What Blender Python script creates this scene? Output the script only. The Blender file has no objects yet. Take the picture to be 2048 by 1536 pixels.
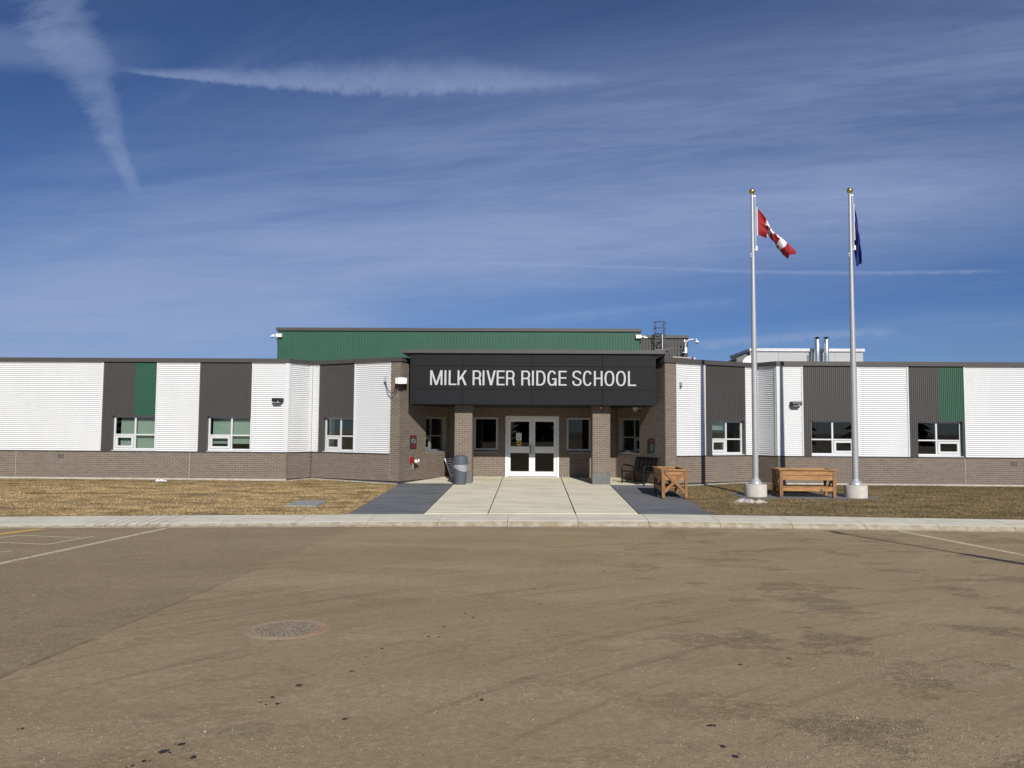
import bpy, bmesh, math, random
from mathutils import Vector, Matrix

random.seed(7)
C = bpy.context.scene.collection
S = bpy.context.scene
R = math.radians

# ------------------------------------------------------------------ camera
cam_d = bpy.data.cameras.new("camera")
cam = bpy.data.objects.new("camera", cam_d)
C.objects.link(cam)
psi, th, rho = R(1.566), math.atan(90 / 1500), .007
Fw = Vector((-math.sin(psi) * math.cos(th), math.cos(psi) * math.cos(th), math.sin(th)))
R0 = Vector((math.cos(psi), math.sin(psi), 0))
U0 = R0.cross(Fw)
Rt = R0 * math.cos(rho) + U0 * math.sin(rho)
Up = U0 * math.cos(rho) - R0 * math.sin(rho)
mw = Matrix((Rt, Up, -Fw)).transposed().to_4x4()
mw.translation = (0, 0, 1.73)
cam.matrix_world = mw
cam_d.sensor_fit = 'HORIZONTAL'
cam_d.sensor_width = 36
cam_d.lens = 1500 / 2048 * 36
cam_d.clip_start = .05
cam_d.clip_end = 3000
S.camera = cam

# ------------------------------------------------------------------ light
SUN_EL, SUN_AZ = 30.8, 14.2          # sun behind the camera, SUN_AZ degrees to its right
to_sun = Vector((math.sin(R(SUN_AZ)) * math.cos(R(SUN_EL)), -math.cos(R(SUN_AZ)) * math.cos(R(SUN_EL)), math.sin(R(SUN_EL))))
sl = bpy.data.lights.new("sun", 'SUN')
sl.energy = 4.7
sl.angle = R(.53)
sl.color = (1, .955, .885)
sun = bpy.data.objects.new("sun", sl)
C.objects.link(sun)
sun.rotation_mode = 'QUATERNION'
sun.rotation_quaternion = (-to_sun).to_track_quat('-Z', 'Y')
sun.location = to_sun * 60
S.view_settings.view_transform = 'Standard'
S.view_settings.look = 'None'
S.view_settings.exposure = 0
S.view_settings.gamma = 1
S.view_settings.use_curve_mapping = False

world = bpy.data.worlds.new("World")
S.world = world
world.use_nodes = True
WT = world.node_tree
for n in list(WT.nodes):
    WT.nodes.remove(n)


class X:
    """a node socket with arithmetic"""
    def __init__(s, tree, sock):
        s.t, s.s = tree, sock

    def _m(s, op, *args, clamp=False):
        n = s.t.nodes.new('ShaderNodeMath')
        n.operation = op
        n.use_clamp = clamp
        for i, a in enumerate((s,) + args):
            if isinstance(a, X):
                s.t.links.new(a.s, n.inputs[i])
            else:
                n.inputs[i].default_value = a
        return X(s.t, n.outputs[0])

    def __add__(s, o): return s._m('ADD', o)
    def __radd__(s, o): return s._m('ADD', o)
    def __sub__(s, o): return s._m('SUBTRACT', o)
    def __rsub__(s, o): return s._m('MULTIPLY', -1)._m('ADD', o)
    def __mul__(s, o): return s._m('MULTIPLY', o)
    def __rmul__(s, o): return s._m('MULTIPLY', o)
    def __truediv__(s, o): return s._m('DIVIDE', o)
    def abs(s): return s._m('ABSOLUTE')
    def max(s, o): return s._m('MAXIMUM', o)
    def min(s, o): return s._m('MINIMUM', o)
    def pow(s, o): return s._m('POWER', o)
    def clamp(s): return s._m('ADD', 0.0, clamp=True)

    def ss(s, a, b, lo=0., hi=1.):
        n = s.t.nodes.new('ShaderNodeMapRange')
        n.interpolation_type = 'SMOOTHSTEP'
        s.t.links.new(s.s, n.inputs['Value'])
        n.inputs['From Min'].default_value = a
        n.inputs['From Max'].default_value = b
        n.inputs['To Min'].default_value = lo
        n.inputs['To Max'].default_value = hi
        return X(s.t, n.outputs['Result'])


def vec(t, x, y, z=0.):
    n = t.nodes.new('ShaderNodeCombineXYZ')
    for i, a in enumerate((x, y, z)):
        if isinstance(a, X):
            t.links.new(a.s, n.inputs[i])
        else:
            n.inputs[i].default_value = a
    return n.outputs[0]


def noise(t, v, scale, detail=4., rough=.55, dist=0., kind='Fac'):
    n = t.nodes.new('ShaderNodeTexNoise')
    t.links.new(v, n.inputs['Vector'])
    n.inputs['Scale'].default_value = scale
    n.inputs['Detail'].default_value = detail
    n.inputs['Roughness'].default_value = rough
    n.inputs['Distortion'].default_value = dist
    return X(t, n.outputs[kind])


def mixc(t, f, a, b, blend='MIX'):
    n = t.nodes.new('ShaderNodeMix')
    n.data_type = 'RGBA'
    n.blend_type = blend
    for i, v in ((0, f), (6, a), (7, b)):
        if isinstance(v, X):
            t.links.new(v.s, n.inputs[i])
        elif isinstance(v, tuple):
            n.inputs[i].default_value = (*v[:3], 1)
        elif isinstance(v, (float, int)):
            n.inputs[i].default_value = v
        else:
            t.links.new(v, n.inputs[i])
    return n.outputs[2]


def build_sky():
    t = WT
    out = t.nodes.new('ShaderNodeOutputWorld')
    bg = t.nodes.new('ShaderNodeBackground')
    bg.inputs['Strength'].default_value = .06
    sky = t.nodes.new('ShaderNodeTexSky')
    sky.sky_type = 'NISHITA'
    sky.sun_disc = False
    sky.sun_elevation = R(SUN_EL)
    sky.sun_rotation = R(180 - SUN_AZ)
    sky.altitude = 1000
    sky.air_density = 1.0
    sky.dust_density = .35
    sky.ozone_density = 4.0
    tc = t.nodes.new('ShaderNodeTexCoord')
    D = tc.outputs['Generated']
    sp = t.nodes.new('ShaderNodeSeparateXYZ')
    t.links.new(D, sp.inputs[0])
    dx, dy, dz = (X(t, sp.outputs[i]) for i in range(3))

    def dirv(az, el):
        return Vector((math.sin(R(az)) * math.cos(R(el)), math.cos(R(az)) * math.cos(R(el)), math.sin(R(el))))

    def dot(v):
        return dx * v.x + dy * v.y + dz * v.z

    def streak(a, b, bend=0.):
        """coordinates along (0..1) and across (up positive) a straight trail between two sky directions"""
        a, b = dirv(*a), dirv(*b)
        c = (a + b).normalized()
        e1 = (b - a).normalized()
        e2 = c.cross(e1)
        if e2.z < 0 or (abs(e2.z) < .35 and e2.x < 0):
            e2 = -e2
        dc = dot(c)
        front = dc.ss(.3, .5)
        den = dc.max(.2)
        u, v = dot(e1) / den, dot(e2) / den
        hl = (b - a).length / 2 / ((a + b).length / 2)
        tt = (u + hl) / (2 * hl)
        if bend:
            v = v + (tt * (1 - tt)) * (4 * bend)
        return tt, v, front, u

    # plane of high cloud: perspective squeezes it towards the horizon
    h = dz.max(0.) + .10
    px, py = dx / h, dy / h
    ca, sa = math.cos(R(57)), math.sin(R(57))
    al = px * (-sa) + py * ca          # along the cirrus bands
    ac = px * ca + py * sa             # across them
    warp = noise(t, vec(t, px, py, 3.1), .45, 2) - .5
    bands = noise(t, vec(t, al * .10, ac * .55 + warp * .8, 0.), 1.0, 5, .5)
    fine = noise(t, vec(t, al * .55, ac * 3.4 + warp * 2.6, 5.), 1.0, 8, .70, .35)
    wisp = noise(t, vec(t, al * 1.1, ac * 9. + warp * 5., 12.), 1.0, 7, .68, .5)
    big = noise(t, vec(t, px * .25, py * .25, 9.), 1.0, 2)
    clump = noise(t, vec(t, al * .3 + 4., ac * .8 + warp, 21.), 1.0, 4, .6, .4).ss(.40, .66, .12, 1.25)
    veil = (bands.ss(.36, .74) * .50 + (fine.ss(.42, .74) * .24 + wisp.ss(.48, .76) * .16) * clump) * big.ss(.3, .62, .35, 1.)
    total = veil * .62

    def add(m):
        nonlocal total
        total = total + m

    # broad soft bands seen over the roof
    for a, b, w, amp in (((-41, 5.9), (23, 15.2), .062, .62), ((-33.6, 11.6), (33.4, 21.9), .085, .36),
                         ((-8, 13.9), (34.5, 15.2), .045, .26), ((-38.5, 4.0), (-16, 7.0), .060, .60),
                         ((-37, 9.5), (0, 13.4), .04, .14)):
        tt, v, fr, u = streak(a, b)
        wob = (noise(t, vec(t, u * 2.2, v * 3., 1.7), 1.0, 3) - .5) * .06
        g = ((v + wob) / w)
        prof = (0 - g * g)
        e = t.nodes.new('ShaderNodeMath')
        e.operation = 'EXPONENT'
        t.links.new(prof.s, e.inputs[0])
        st = noise(t, vec(t, u * 3.5, v * 34. + u * 3., 4.), 1.0, 8, .7, .4).ss(.30, .70, .35, 1.25)
        add(X(t, e.outputs[0]) * fr * tt.ss(-.25, .15) * tt.ss(1.0, 1.3, 1., 0.) * st * amp)

    # the thick feathered trail
    tt, v, fr, u = streak((-30.24, 23.1), (8.2, 25.3), bend=.017)
    w = tt.ss(0., .45, .005, .026) * tt.ss(.62, 1., 1., .3)
    n0 = noise(t, vec(t, u * 7., v * 9., 5.), 1.0, 3, .5) - .5
    n1 = noise(t, vec(t, u * 26. + n0 * 2., v * 30. + n0 * 3., 0.), 1.0, 7, .7)
    n2 = noise(t, vec(t, u * 75., v * 60., 2.), 1.0, 5, .7)
    q = v / w + (n1 - .5) * 1.3 + n0 * .8
    body = (v / w + n0 * .55 + (n2 - .5) * .6 + (n1 - .5) * .4).ss(-.35, .15) * q.ss(.15, 1.5, 1., 0.)
    add(body * (n2 * .7 + n1 * .6 + .1) * tt.ss(-.02, .1) * tt.ss(.66, 1.02, 1., 0.) * fr * .66)

    # the trail falling steeply on the near side
    tt, v, fr, u = streak((-34.3, 27.5), (-28.7, 15.7))
    w = tt.ss(-.1, 1.0, .042, .009)
    n0 = noise(t, vec(t, u * 11., v * 4., 2.), 1.0, 2) - .5
    n1 = noise(t, vec(t, u * 46., v * 14. + n0 * 2., 7.), 1.0, 6, .68)
    q = (v / w) + (n1 - .5) * 2.0 + n0 * 1.5
    body = q.ss(-1.3, -.2) * q.ss(.3, 1.15, 1., 0.)
    add(body * n1.ss(.25, .7, .35, 1.1) * tt.ss(.9, 1.04, 1., 0.) * tt.ss(-1.2, -.4) * fr * .38)

    tt, v, fr, u = streak((-44, 21.4), (-27.5, 24.5))
    n1 = noise(t, vec(t, u * 14., v * 20., 3.), 1.0, 4)
    q = v / .03 + (n1 - .5)
    add(q.ss(-1., -.2) * q.ss(.2, 1., 1., 0.) * tt.ss(.45, 1.1, 1., 0.) * tt.ss(-.4, .2) * fr * .26)

    # thin trails low over the roofs
    for a, b, w, amp, t0, t1, bend in (((-4.5, 12.6), (14, 11.75), .0024, .34, .0, .9, 0.), ((12, 11.85), (31.7, 10.3), .0026, .42, .1, .9, .003),
                                       ((11.8, 6.25), (25.6, 6.85), .0065, .48, .05, .9, -.001), ((-2.5, 8.2), (15.4, 9.5), .006, .14, .2, .9, 0.),
                                       ((-19, 8.4), (-15.4, 9.5), .009, .2, .3, .8, 0.), ((-8, 7.3), (8, 8.8), .01, .12, .3, .9, 0.)):
        tt, v, fr, u = streak(a, b, bend)
        n1 = noise(t, vec(t, u * 60., v * 60., 1.), 1.0, 4, .6)
        q = (v / w) + (n1 - .5) * 1.6
        add(q.ss(-1.2, -.1) * q.ss(.1, 1.4, 1., 0.) * n1.ss(.2, .7, .35, 1.) * tt.ss(-.02, t0 + .08) * tt.ss(t1, 1.05, 1., 0.) * fr * amp)

    total = (1 - (total.max(0.) * -1.15)._m('EXPONENT')) * dz.ss(-.02, .04)
    # clean dry air: deeper blue than the model's default
    tint = mixc(t, 1.0, sky.outputs[0], (SKYT[0], SKYT[1], SKYT[2]), 'MULTIPLY')
    col = mixc(t, total, tint, CLOUD)
    t.links.new(col, bg.inputs['Color'])
    t.links.new(bg.outputs[0], out.inputs['Surface'])


SKYT = (.57, .73, 1.06)
CLOUD = (5.3, 6.7, 10.2)
build_sky()

# ------------------------------------------------------------------ helpers


def tag(o, label=None, cat=None, group=None, kind=None):
    if label: o['label'] = label
    if cat: o['category'] = cat
    if group: o['group'] = group
    if kind: o['kind'] = kind
    return o


def empty(name, loc=(0, 0, 0), rz=0., label=None, cat=None, group=None, kind=None):
    o = bpy.data.objects.new(name, None)
    o.empty_display_size = .2
    C.objects.link(o)
    o.location = loc
    o.rotation_euler = (0, 0, rz)
    return tag(o, label, cat, group, kind)


class MB:
    def __init__(s):
        s.v, s.f, s.m = [], [], []

    def add(s, vs, fs, mi=0):
        b = len(s.v)
        s.v += [tuple(p) for p in vs]
        s.f += [tuple(b + i for i in f) for f in fs]
        s.m += [mi] * len(fs)
        return s

    def hexa(s, p, mi=0):
        """8 corners: bottom ring then top ring, counter-clockwise from above"""
        return s.add(p, [(3, 2, 1, 0), (4, 5, 6, 7), (0, 1, 5, 4), (1, 2, 6, 5), (2, 3, 7, 6), (3, 0, 4, 7)], mi)

    def box(s, x0, x1, y0, y1, z0, z1, mi=0):
        return s.hexa([(x0, y0, z0), (x1, y0, z0), (x1, y1, z0), (x0, y1, z0), (x0, y0, z1), (x1, y0, z1), (x1, y1, z1), (x0, y1, z1)], mi)

    def wbox(s, w, s0, s1, z0, z1, o0, o1, mi=0):
        """box on a wall: along s, up z, outwards o (o1 outermost)"""
        P = w.p
        return s.hexa([P(s0, z0, o1), P(s1, z0, o1), P(s1, z0, o0), P(s0, z0, o0), P(s0, z1, o1), P(s1, z1, o1), P(s1, z1, o0), P(s0, z1, o0)], mi)

    def beam(s, a, b, w, h, up=(0, 0, 1), mi=0):
        a, b = Vector(a), Vector(b)
        d = (b - a).normalized()
        sd = d.cross(Vector(up))
        if sd.length < 1e-4:
            sd = d.cross(Vector((1, 0, 0)))
        sd.normalize()
        u = sd.cross(d)
        sd, u = sd * (w / 2), u * (h / 2)
        return s.hexa([a - sd - u, a + sd - u, b + sd - u, b - sd - u, a - sd + u, a + sd + u, b + sd + u, b - sd + u], mi)

    def tube(s, pts, r, n=8, caps=True, mi=0):
        pts = [Vector(p) for p in pts]
        rs = r if isinstance(r, (list, tuple)) else [r] * len(pts)
        rings = []
        ref = None
        for i, p in enumerate(pts):
            d = (pts[min(i + 1, len(pts) - 1)] - pts[max(i - 1, 0)]).normalized()
            if ref is None:
                ref = Vector((0, 0, 1)) if abs(d.z) < .9 else Vector((1, 0, 0))
            a = d.cross(ref).normalized()
            b = d.cross(a).normalized()
            ref = -b if False else ref
            rings.append([p + (a * math.cos(2 * math.pi * k / n) + b * math.sin(2 * math.pi * k / n)) * rs[i] for k in range(n)])
        vs = [q for ring in rings for q in ring]
        fs = []
        for i in range(len(pts) - 1):
            for k in range(n):
                k2 = (k + 1) % n
                fs.append((i * n + k, (i + 1) * n + k, (i + 1) * n + k2, i * n + k2))
        if caps:
            fs.append(tuple(range(n)))
            fs.append(tuple((len(pts) - 1) * n + k for k in reversed(range(n))))
        return s.add(vs, fs, mi)

    def lathe(s, prof, n=24, c=(0, 0, 0), mi=0, a0=0., a1=2 * math.pi):
        full = abs(a1 - a0 - 2 * math.pi) < 1e-6
        m = n if full else n + 1
        vs = [(c[0] + r * math.cos(a0 + (a1 - a0) * k / n), c[1] + r * math.sin(a0 + (a1 - a0) * k / n), c[2] + z) for r, z in prof for k in range(m)]
        fs = []
        for i in range(len(prof) - 1):
            for k in range(n):
                k2 = (k + 1) % m
                fs.append((i * m + k, i * m + k2, (i + 1) * m + k2, (i + 1) * m + k))
        if full:
            if prof[0][0] > 1e-5: fs.append(tuple(reversed(range(m))))
            if prof[-1][0] > 1e-5: fs.append(tuple((len(prof) - 1) * m + k for k in range(m)))
        return s.add(vs, fs, mi)

    def prism(s, poly, z0, z1, mi=0):
        n = len(poly)
        vs = [(x, y, z0) for x, y in poly] + [(x, y, z1) for x, y in poly]
        fs = [tuple(reversed(range(n))), tuple(range(n, 2 * n))] + [(i, (i + 1) % n, n + (i + 1) % n, n + i) for i in range(n)]
        return s.add(vs, fs, mi)

    def mesh(s, name, mats, smooth=False):
        me = bpy.data.meshes.new(name)
        me.from_pydata(s.v, [], s.f)
        for m in (mats if isinstance(mats, (list, tuple)) else [mats]):
            me.materials.append(m)
        if any(s.m):
            me.polygons.foreach_set('material_index', s.m)
        if smooth:
            me.polygons.foreach_set('use_smooth', [True] * len(s.f))
        me.update()
        return me

    def build(s, name, mats, parent=None, smooth=False, bevel=0., loc=None, fix=True):
        me = s.mesh(name, mats, smooth)
        if fix:
            bm = bmesh.new()
            bm.from_mesh(me)
            bmesh.ops.recalc_face_normals(bm, faces=bm.faces)
            bm.to_mesh(me)
            bm.free()
        o = bpy.data.objects.new(name, me)
        C.objects.link(o)
        if parent: o.parent = parent
        if loc: o.location = loc
        if bevel:
            b = o.modifiers.new('bevel', 'BEVEL')
            b.width = bevel
            b.segments = 2
            b.limit_method = 'ANGLE'
        if smooth:
            o.modifiers.new('edges', 'EDGE_SPLIT').split_angle = R(40)
        return o


class Wall:
    def __init__(s, p0, p1):
        s.a = Vector((p0[0], p0[1]))
        d = Vector((p1[0], p1[1])) - s.a
        s.L = d.length
        s.u = d / s.L
        s.n = Vector((s.u.y, -s.u.x))
        s.rz = math.atan2(s.u.y, s.u.x)

    def p(s, a, z, o=0.):
        q = s.a + s.u * a + s.n * o
        return (q.x, q.y, z)


# ------------------------------------------------------------------ materials


def nodes(name):
    m = bpy.data.materials.new(name)
    m.use_nodes = True
    t = m.node_tree
    return m, t, t.nodes['Principled BSDF']


def coords(t, kind='Object'):
    tc = t.nodes.new('ShaderNodeTexCoord')
    return tc.outputs[kind]


def sepxyz(t, v):
    sp = t.nodes.new('ShaderNodeSeparateXYZ')
    t.links.new(v, sp.inputs[0])
    return [X(t, sp.outputs[i]) for i in range(3)]


def bump(t, b, height, strength, dist):
    n = t.nodes.new('ShaderNodeBump')
    n.inputs['Strength'].default_value = strength
    n.inputs['Distance'].default_value = dist
    t.links.new(height.s, n.inputs['Height'])
    t.links.new(n.outputs[0], b.inputs['Normal'])


def mat(name, col, rough=.6, metal=0., var=.12, scale=6., bmp=0., bscale=60., spec=.5, stretch=None):
    m, t, b = nodes(name)
    v = coords(t)
    if stretch:
        x, y, z = sepxyz(t, v)
        v = vec(t, x * stretch[0], y * stretch[1], z * stretch[2])
    n = noise(t, v, scale, 5, .6)
    lo = tuple(c * (1 - var) for c in col)
    hi = tuple(min(c * (1 + var), 1) for c in col)
    t.links.new(mixc(t, n.ss(.25, .75), lo, hi), b.inputs['Base Color'])
    b.inputs['Roughness'].default_value = rough
    b.inputs['Metallic'].default_value = metal
    b.inputs['Specular IOR Level'].default_value = spec
    if bmp:
        bump(t, b, noise(t, v, bscale, 4, .6), bmp, .01)
    return m


M = {}
M['white_siding'] = mat('white_siding', (.65, .66, .66), .42, var=.03, scale=.9, stretch=(1.6, 1.6, .5))
M['white_trim'] = mat('white_trim', (.63, .64, .64), .4, var=.02)
M['dark_siding'] = mat('dark_siding', (.056, .0505, .048), .55, var=.06, scale=1.2)
M['green_siding'] = mat('green_siding', (.020, .086, .050), .55, var=.06, scale=1.2)
M['coping'] = mat('coping', (.068, .063, .058), .45, var=.06)
M['flashing'] = mat('flashing', (.05, .048, .046), .45)
M['fascia'] = mat('fascia', (.011, .0118, .0135), .55, var=.08, scale=1., spec=.18)
M['black_trim'] = mat('black_trim', (.006, .0065, .007), .6, spec=.25)
M['soffit'] = mat('soffit', (.02, .02, .02), .8, spec=.2)
M['letter'] = mat('letter', (.47, .47, .47), .45, var=.02)
M['mortar'] = mat('mortar', (.40, .345, .275), .95, var=.12, scale=20, bmp=.3, bscale=200)
M['frame_alu'] = mat('window_frame', (.66, .67, .67), .38, metal=.15, var=.03)
M['frame_grey'] = mat('entrance_frame', (.23, .235, .235), .4, metal=.1, var=.04)  # darker grey frame for the windows of the angled entrance walls
M['frame_grey2'] = mat('entrance_frame', (.42, .425, .425), .4, metal=.1, var=.04)  # mid grey frame for the windows beside the doors
M['door_white'] = mat('door_paint', (.76, .77, .77), .4, var=.02)
M['black'] = mat('black_metal', (.006, .006, .0065), .45, spec=.3)
M['concrete'] = mat('concrete', (.50, .47, .41), .9, var=.12, scale=3, bmp=.25, bscale=120)
M['footing'] = mat('footing', (.45, .42, .36), .9, var=.15, scale=4, bmp=.3)
M['grey_base'] = mat('grey_paint', (.13, .13, .125), .6)
M['interior'] = mat('interior', (.16, .15, .14), .9)
M['blind'] = mat('blind', (.50, .50, .475), .85, var=.03, stretch=(1, 1, 12), scale=4)
M['galv'] = mat('galvanised', (.62, .63, .64), .32, metal=.85, var=.05)
M['unit'] = mat('unit_grey', (.40, .41, .41), .5, var=.04)
M['white'] = mat('white_plastic', (.82, .82, .80), .4, var=.02)
M['grey_box'] = mat('grey_box', (.35, .36, .36), .4)
M['red'] = mat('red_paint', (.28, .014, .016), .4)
M['roof'] = mat('roof_gravel', (.22, .21, .2), .95)
M['gold'] = mat('gold', (.75, .48, .12), .22, metal=1.)
M['pole'] = mat('brushed_aluminium', (.46, .465, .47), .42, metal=.35, var=.03)
M['rope'] = mat('rope', (.75, .75, .72), .8)
M['sign_black'] = mat('sign_black', (.02, .022, .022), .45)
M['sign_red'] = mat('sign_red', (.26, .028, .034), .5)
M['sign_grey'] = mat('sign_grey', (.22, .26, .27), .5)
M['paper'] = mat('paper', (.75, .75, .72), .8)
M['yellow'] = mat('yellow', (.6, .48, .04), .6)
M['snow'] = mat('dirty_snow', (.40, .37, .335), .85, var=.5, scale=9, bmp=.5, bscale=30)
M['snow_clean'] = mat('clean_snow', (.82, .84, .86), .7, var=.05, bmp=.4, bscale=30)
M['soil'] = mat('blue_liner', (.016, .018, .07), .5, var=.5, scale=14, bmp=.6, bscale=30)
M['vent'] = mat('vent_brown', (.10, .078, .064), .6)
M['buff_pipe'] = mat('buff_pipe', (.6, .52, .38), .6)
M['unit_cap'] = mat('unit_cap', (.6, .61, .62), .4)
M['grey_slab'] = mat('grey_slab', (.27, .27, .25), .9, var=.15, bmp=.3)
M['ladder'] = mat('ladder_steel', (.050, .050, .052), .55)
M['bin'] = mat('bin_plastic', (.085, .098, .118), .45, var=.06)


def brick_mat():
    m, t, b = nodes('brick')
    g = t.nodes.new('ShaderNodeNewGeometry')
    oi = t.nodes.new('ShaderNodeObjectInfo')
    r = X(t, g.outputs['Random Per Island'])
    r2 = X(t, oi.outputs['Random'])
    k = (r + r2)._m('FRACT')
    n = noise(t, coords(t), 35, 4, .6)
    c = mixc(t, k, (.150, .117, .091), (.192, .152, .120))
    c = mixc(t, n.ss(.3, .8, 0., .35), c, (.12, .10, .085))
    t.links.new(c, b.inputs['Base Color'])
    b.inputs['Roughness'].default_value = .9
    bump(t, b, noise(t, coords(t), 160, 3), .35, .004)
    return m


M['brick'] = brick_mat()


def glass_mat(name, tint, refl=1.):
    m, t, b = nodes(name)
    t.nodes.remove(b)
    out = t.nodes['Material Output']
    fr = t.nodes.new('ShaderNodeFresnel')
    fr.inputs['IOR'].default_value = 1.5
    tr = t.nodes.new('ShaderNodeBsdfTransparent')
    tr.inputs['Color'].default_value = (*tint, 1)
    gl = t.nodes.new('ShaderNodeBsdfGlossy')
    gl.inputs['Roughness'].default_value = .005
    gl.inputs['Color'].default_value = (refl, refl, refl, 1)
    mx = t.nodes.new('ShaderNodeMixShader')
    t.links.new(fr.outputs[0], mx.inputs[0])
    t.links.new(tr.outputs[0], mx.inputs[1])
    t.links.new(gl.outputs[0], mx.inputs[2])
    t.links.new(mx.outputs[0], out.inputs['Surface'])
    return m


M['glass'] = glass_mat('green_glass', (.75, .82, .785))
M['dark_glass'] = glass_mat('smoked_glass', (.42, .46, .45))


def wood_mat(name, upright, lo, hi):
    """cedar, grain along the board (x, or z when upright), with knots"""
    m, t, b = nodes(name)
    v = coords(t)
    x, y, z = sepxyz(t, v)
    oi = t.nodes.new('ShaderNodeObjectInfo')
    r = X(t, oi.outputs['Random'])
    if upright: x, z = z, x
    n = noise(t, vec(t, x * 2.2 + r * 9, y * 22, z * 34), 1., 6, .7, .8)
    big = noise(t, vec(t, x * 3. + r * 17, y * 3, z * 6), 1., 4, .6)
    kn = noise(t, vec(t, x * 8 + r * 31, y * 8, z * 13), 1., 2)
    c = mixc(t, n.ss(.3, .7), lo, hi)
    c = mixc(t, big.ss(.38, .68) * .55, c, tuple(k * .58 for k in lo))
    c = mixc(t, big.ss(.50, .30) * .0 if False else r * .40, c, (.22, .105, .04))
    c = mixc(t, kn.ss(.64, .72) * .9, c, (.085, .035, .014))
    t.links.new(c, b.inputs['Base Color'])
    b.inputs['Roughness'].default_value = .65
    bump(t, b, n, .3, .003)
    return m


M['wood'] = wood_mat('cedar', False, (.34, .160, .052), (.54, .30, .115))
M['wood_post'] = wood_mat('cedar_post', True, (.23, .105, .038), (.36, .185, .075))


def concrete_walk(name, a, bcol, streak=1.):
    m, t, b = nodes(name)
    v = coords(t)
    x, y, z = sepxyz(t, v)
    oi = t.nodes.new('ShaderNodeObjectInfo')
    r = X(t, oi.outputs['Random'])
    broom = noise(t, vec(t, x * .5 + r * 7, y * 5., 0.), 1., 5, .6)
    blot = noise(t, vec(t, x * .9, y * .9 + r * 5, 2.), 1., 5, .65)
    fine = noise(t, v, 45, 4, .7)
    c = mixc(t, (broom * .6 + blot * .5 + fine * .15).ss(.44, .76), a, bcol)
    c = mixc(t, blot.ss(.58, .74, 0., .45), c, tuple(k * .62 for k in a))
    scuff = noise(t, vec(t, x * 2. + y * .8 + r * 3, y * 13., 7.), 1., 6, .75)
    c = mixc(t, scuff.ss(.64, .72, 0., .35), c, tuple(min(1, k * 1.5) for k in bcol))
    t.links.new(c, b.inputs['Base Color'])
    b.inputs['Roughness'].default_value = .92
    bump(t, b, fine + noise(t, vec(t, x * 3, y * 90, 0.), 1., 2) * .8, .3, .004)
    return m


M['walk'] = concrete_walk('pale_concrete', (.53, .485, .36), (.75, .69, .525))
M['sidewalk'] = concrete_walk('sidewalk_concrete', (.50, .468, .378), (.64, .60, .485))
M['dark_walk'] = concrete_walk('charcoal_concrete', (.080, .085, .090), (.165, .170, .174))


def curb_dirt():
    """sidewalk concrete, sand blown against its rounded kerb"""
    m, t, b = nodes('sandy_kerb')
    v = coords(t)
    n = noise(t, v, 5, 5, .6)
    c = mixc(t, n.ss(.35, .65), (.40, .365, .285), (.29, .23, .15))
    t.links.new(c, b.inputs['Base Color'])
    b.inputs['Roughness'].default_value = .95
    bump(t, b, noise(t, v, 60, 4), .4, .006)
    return m


M['kerb'] = curb_dirt()


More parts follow.
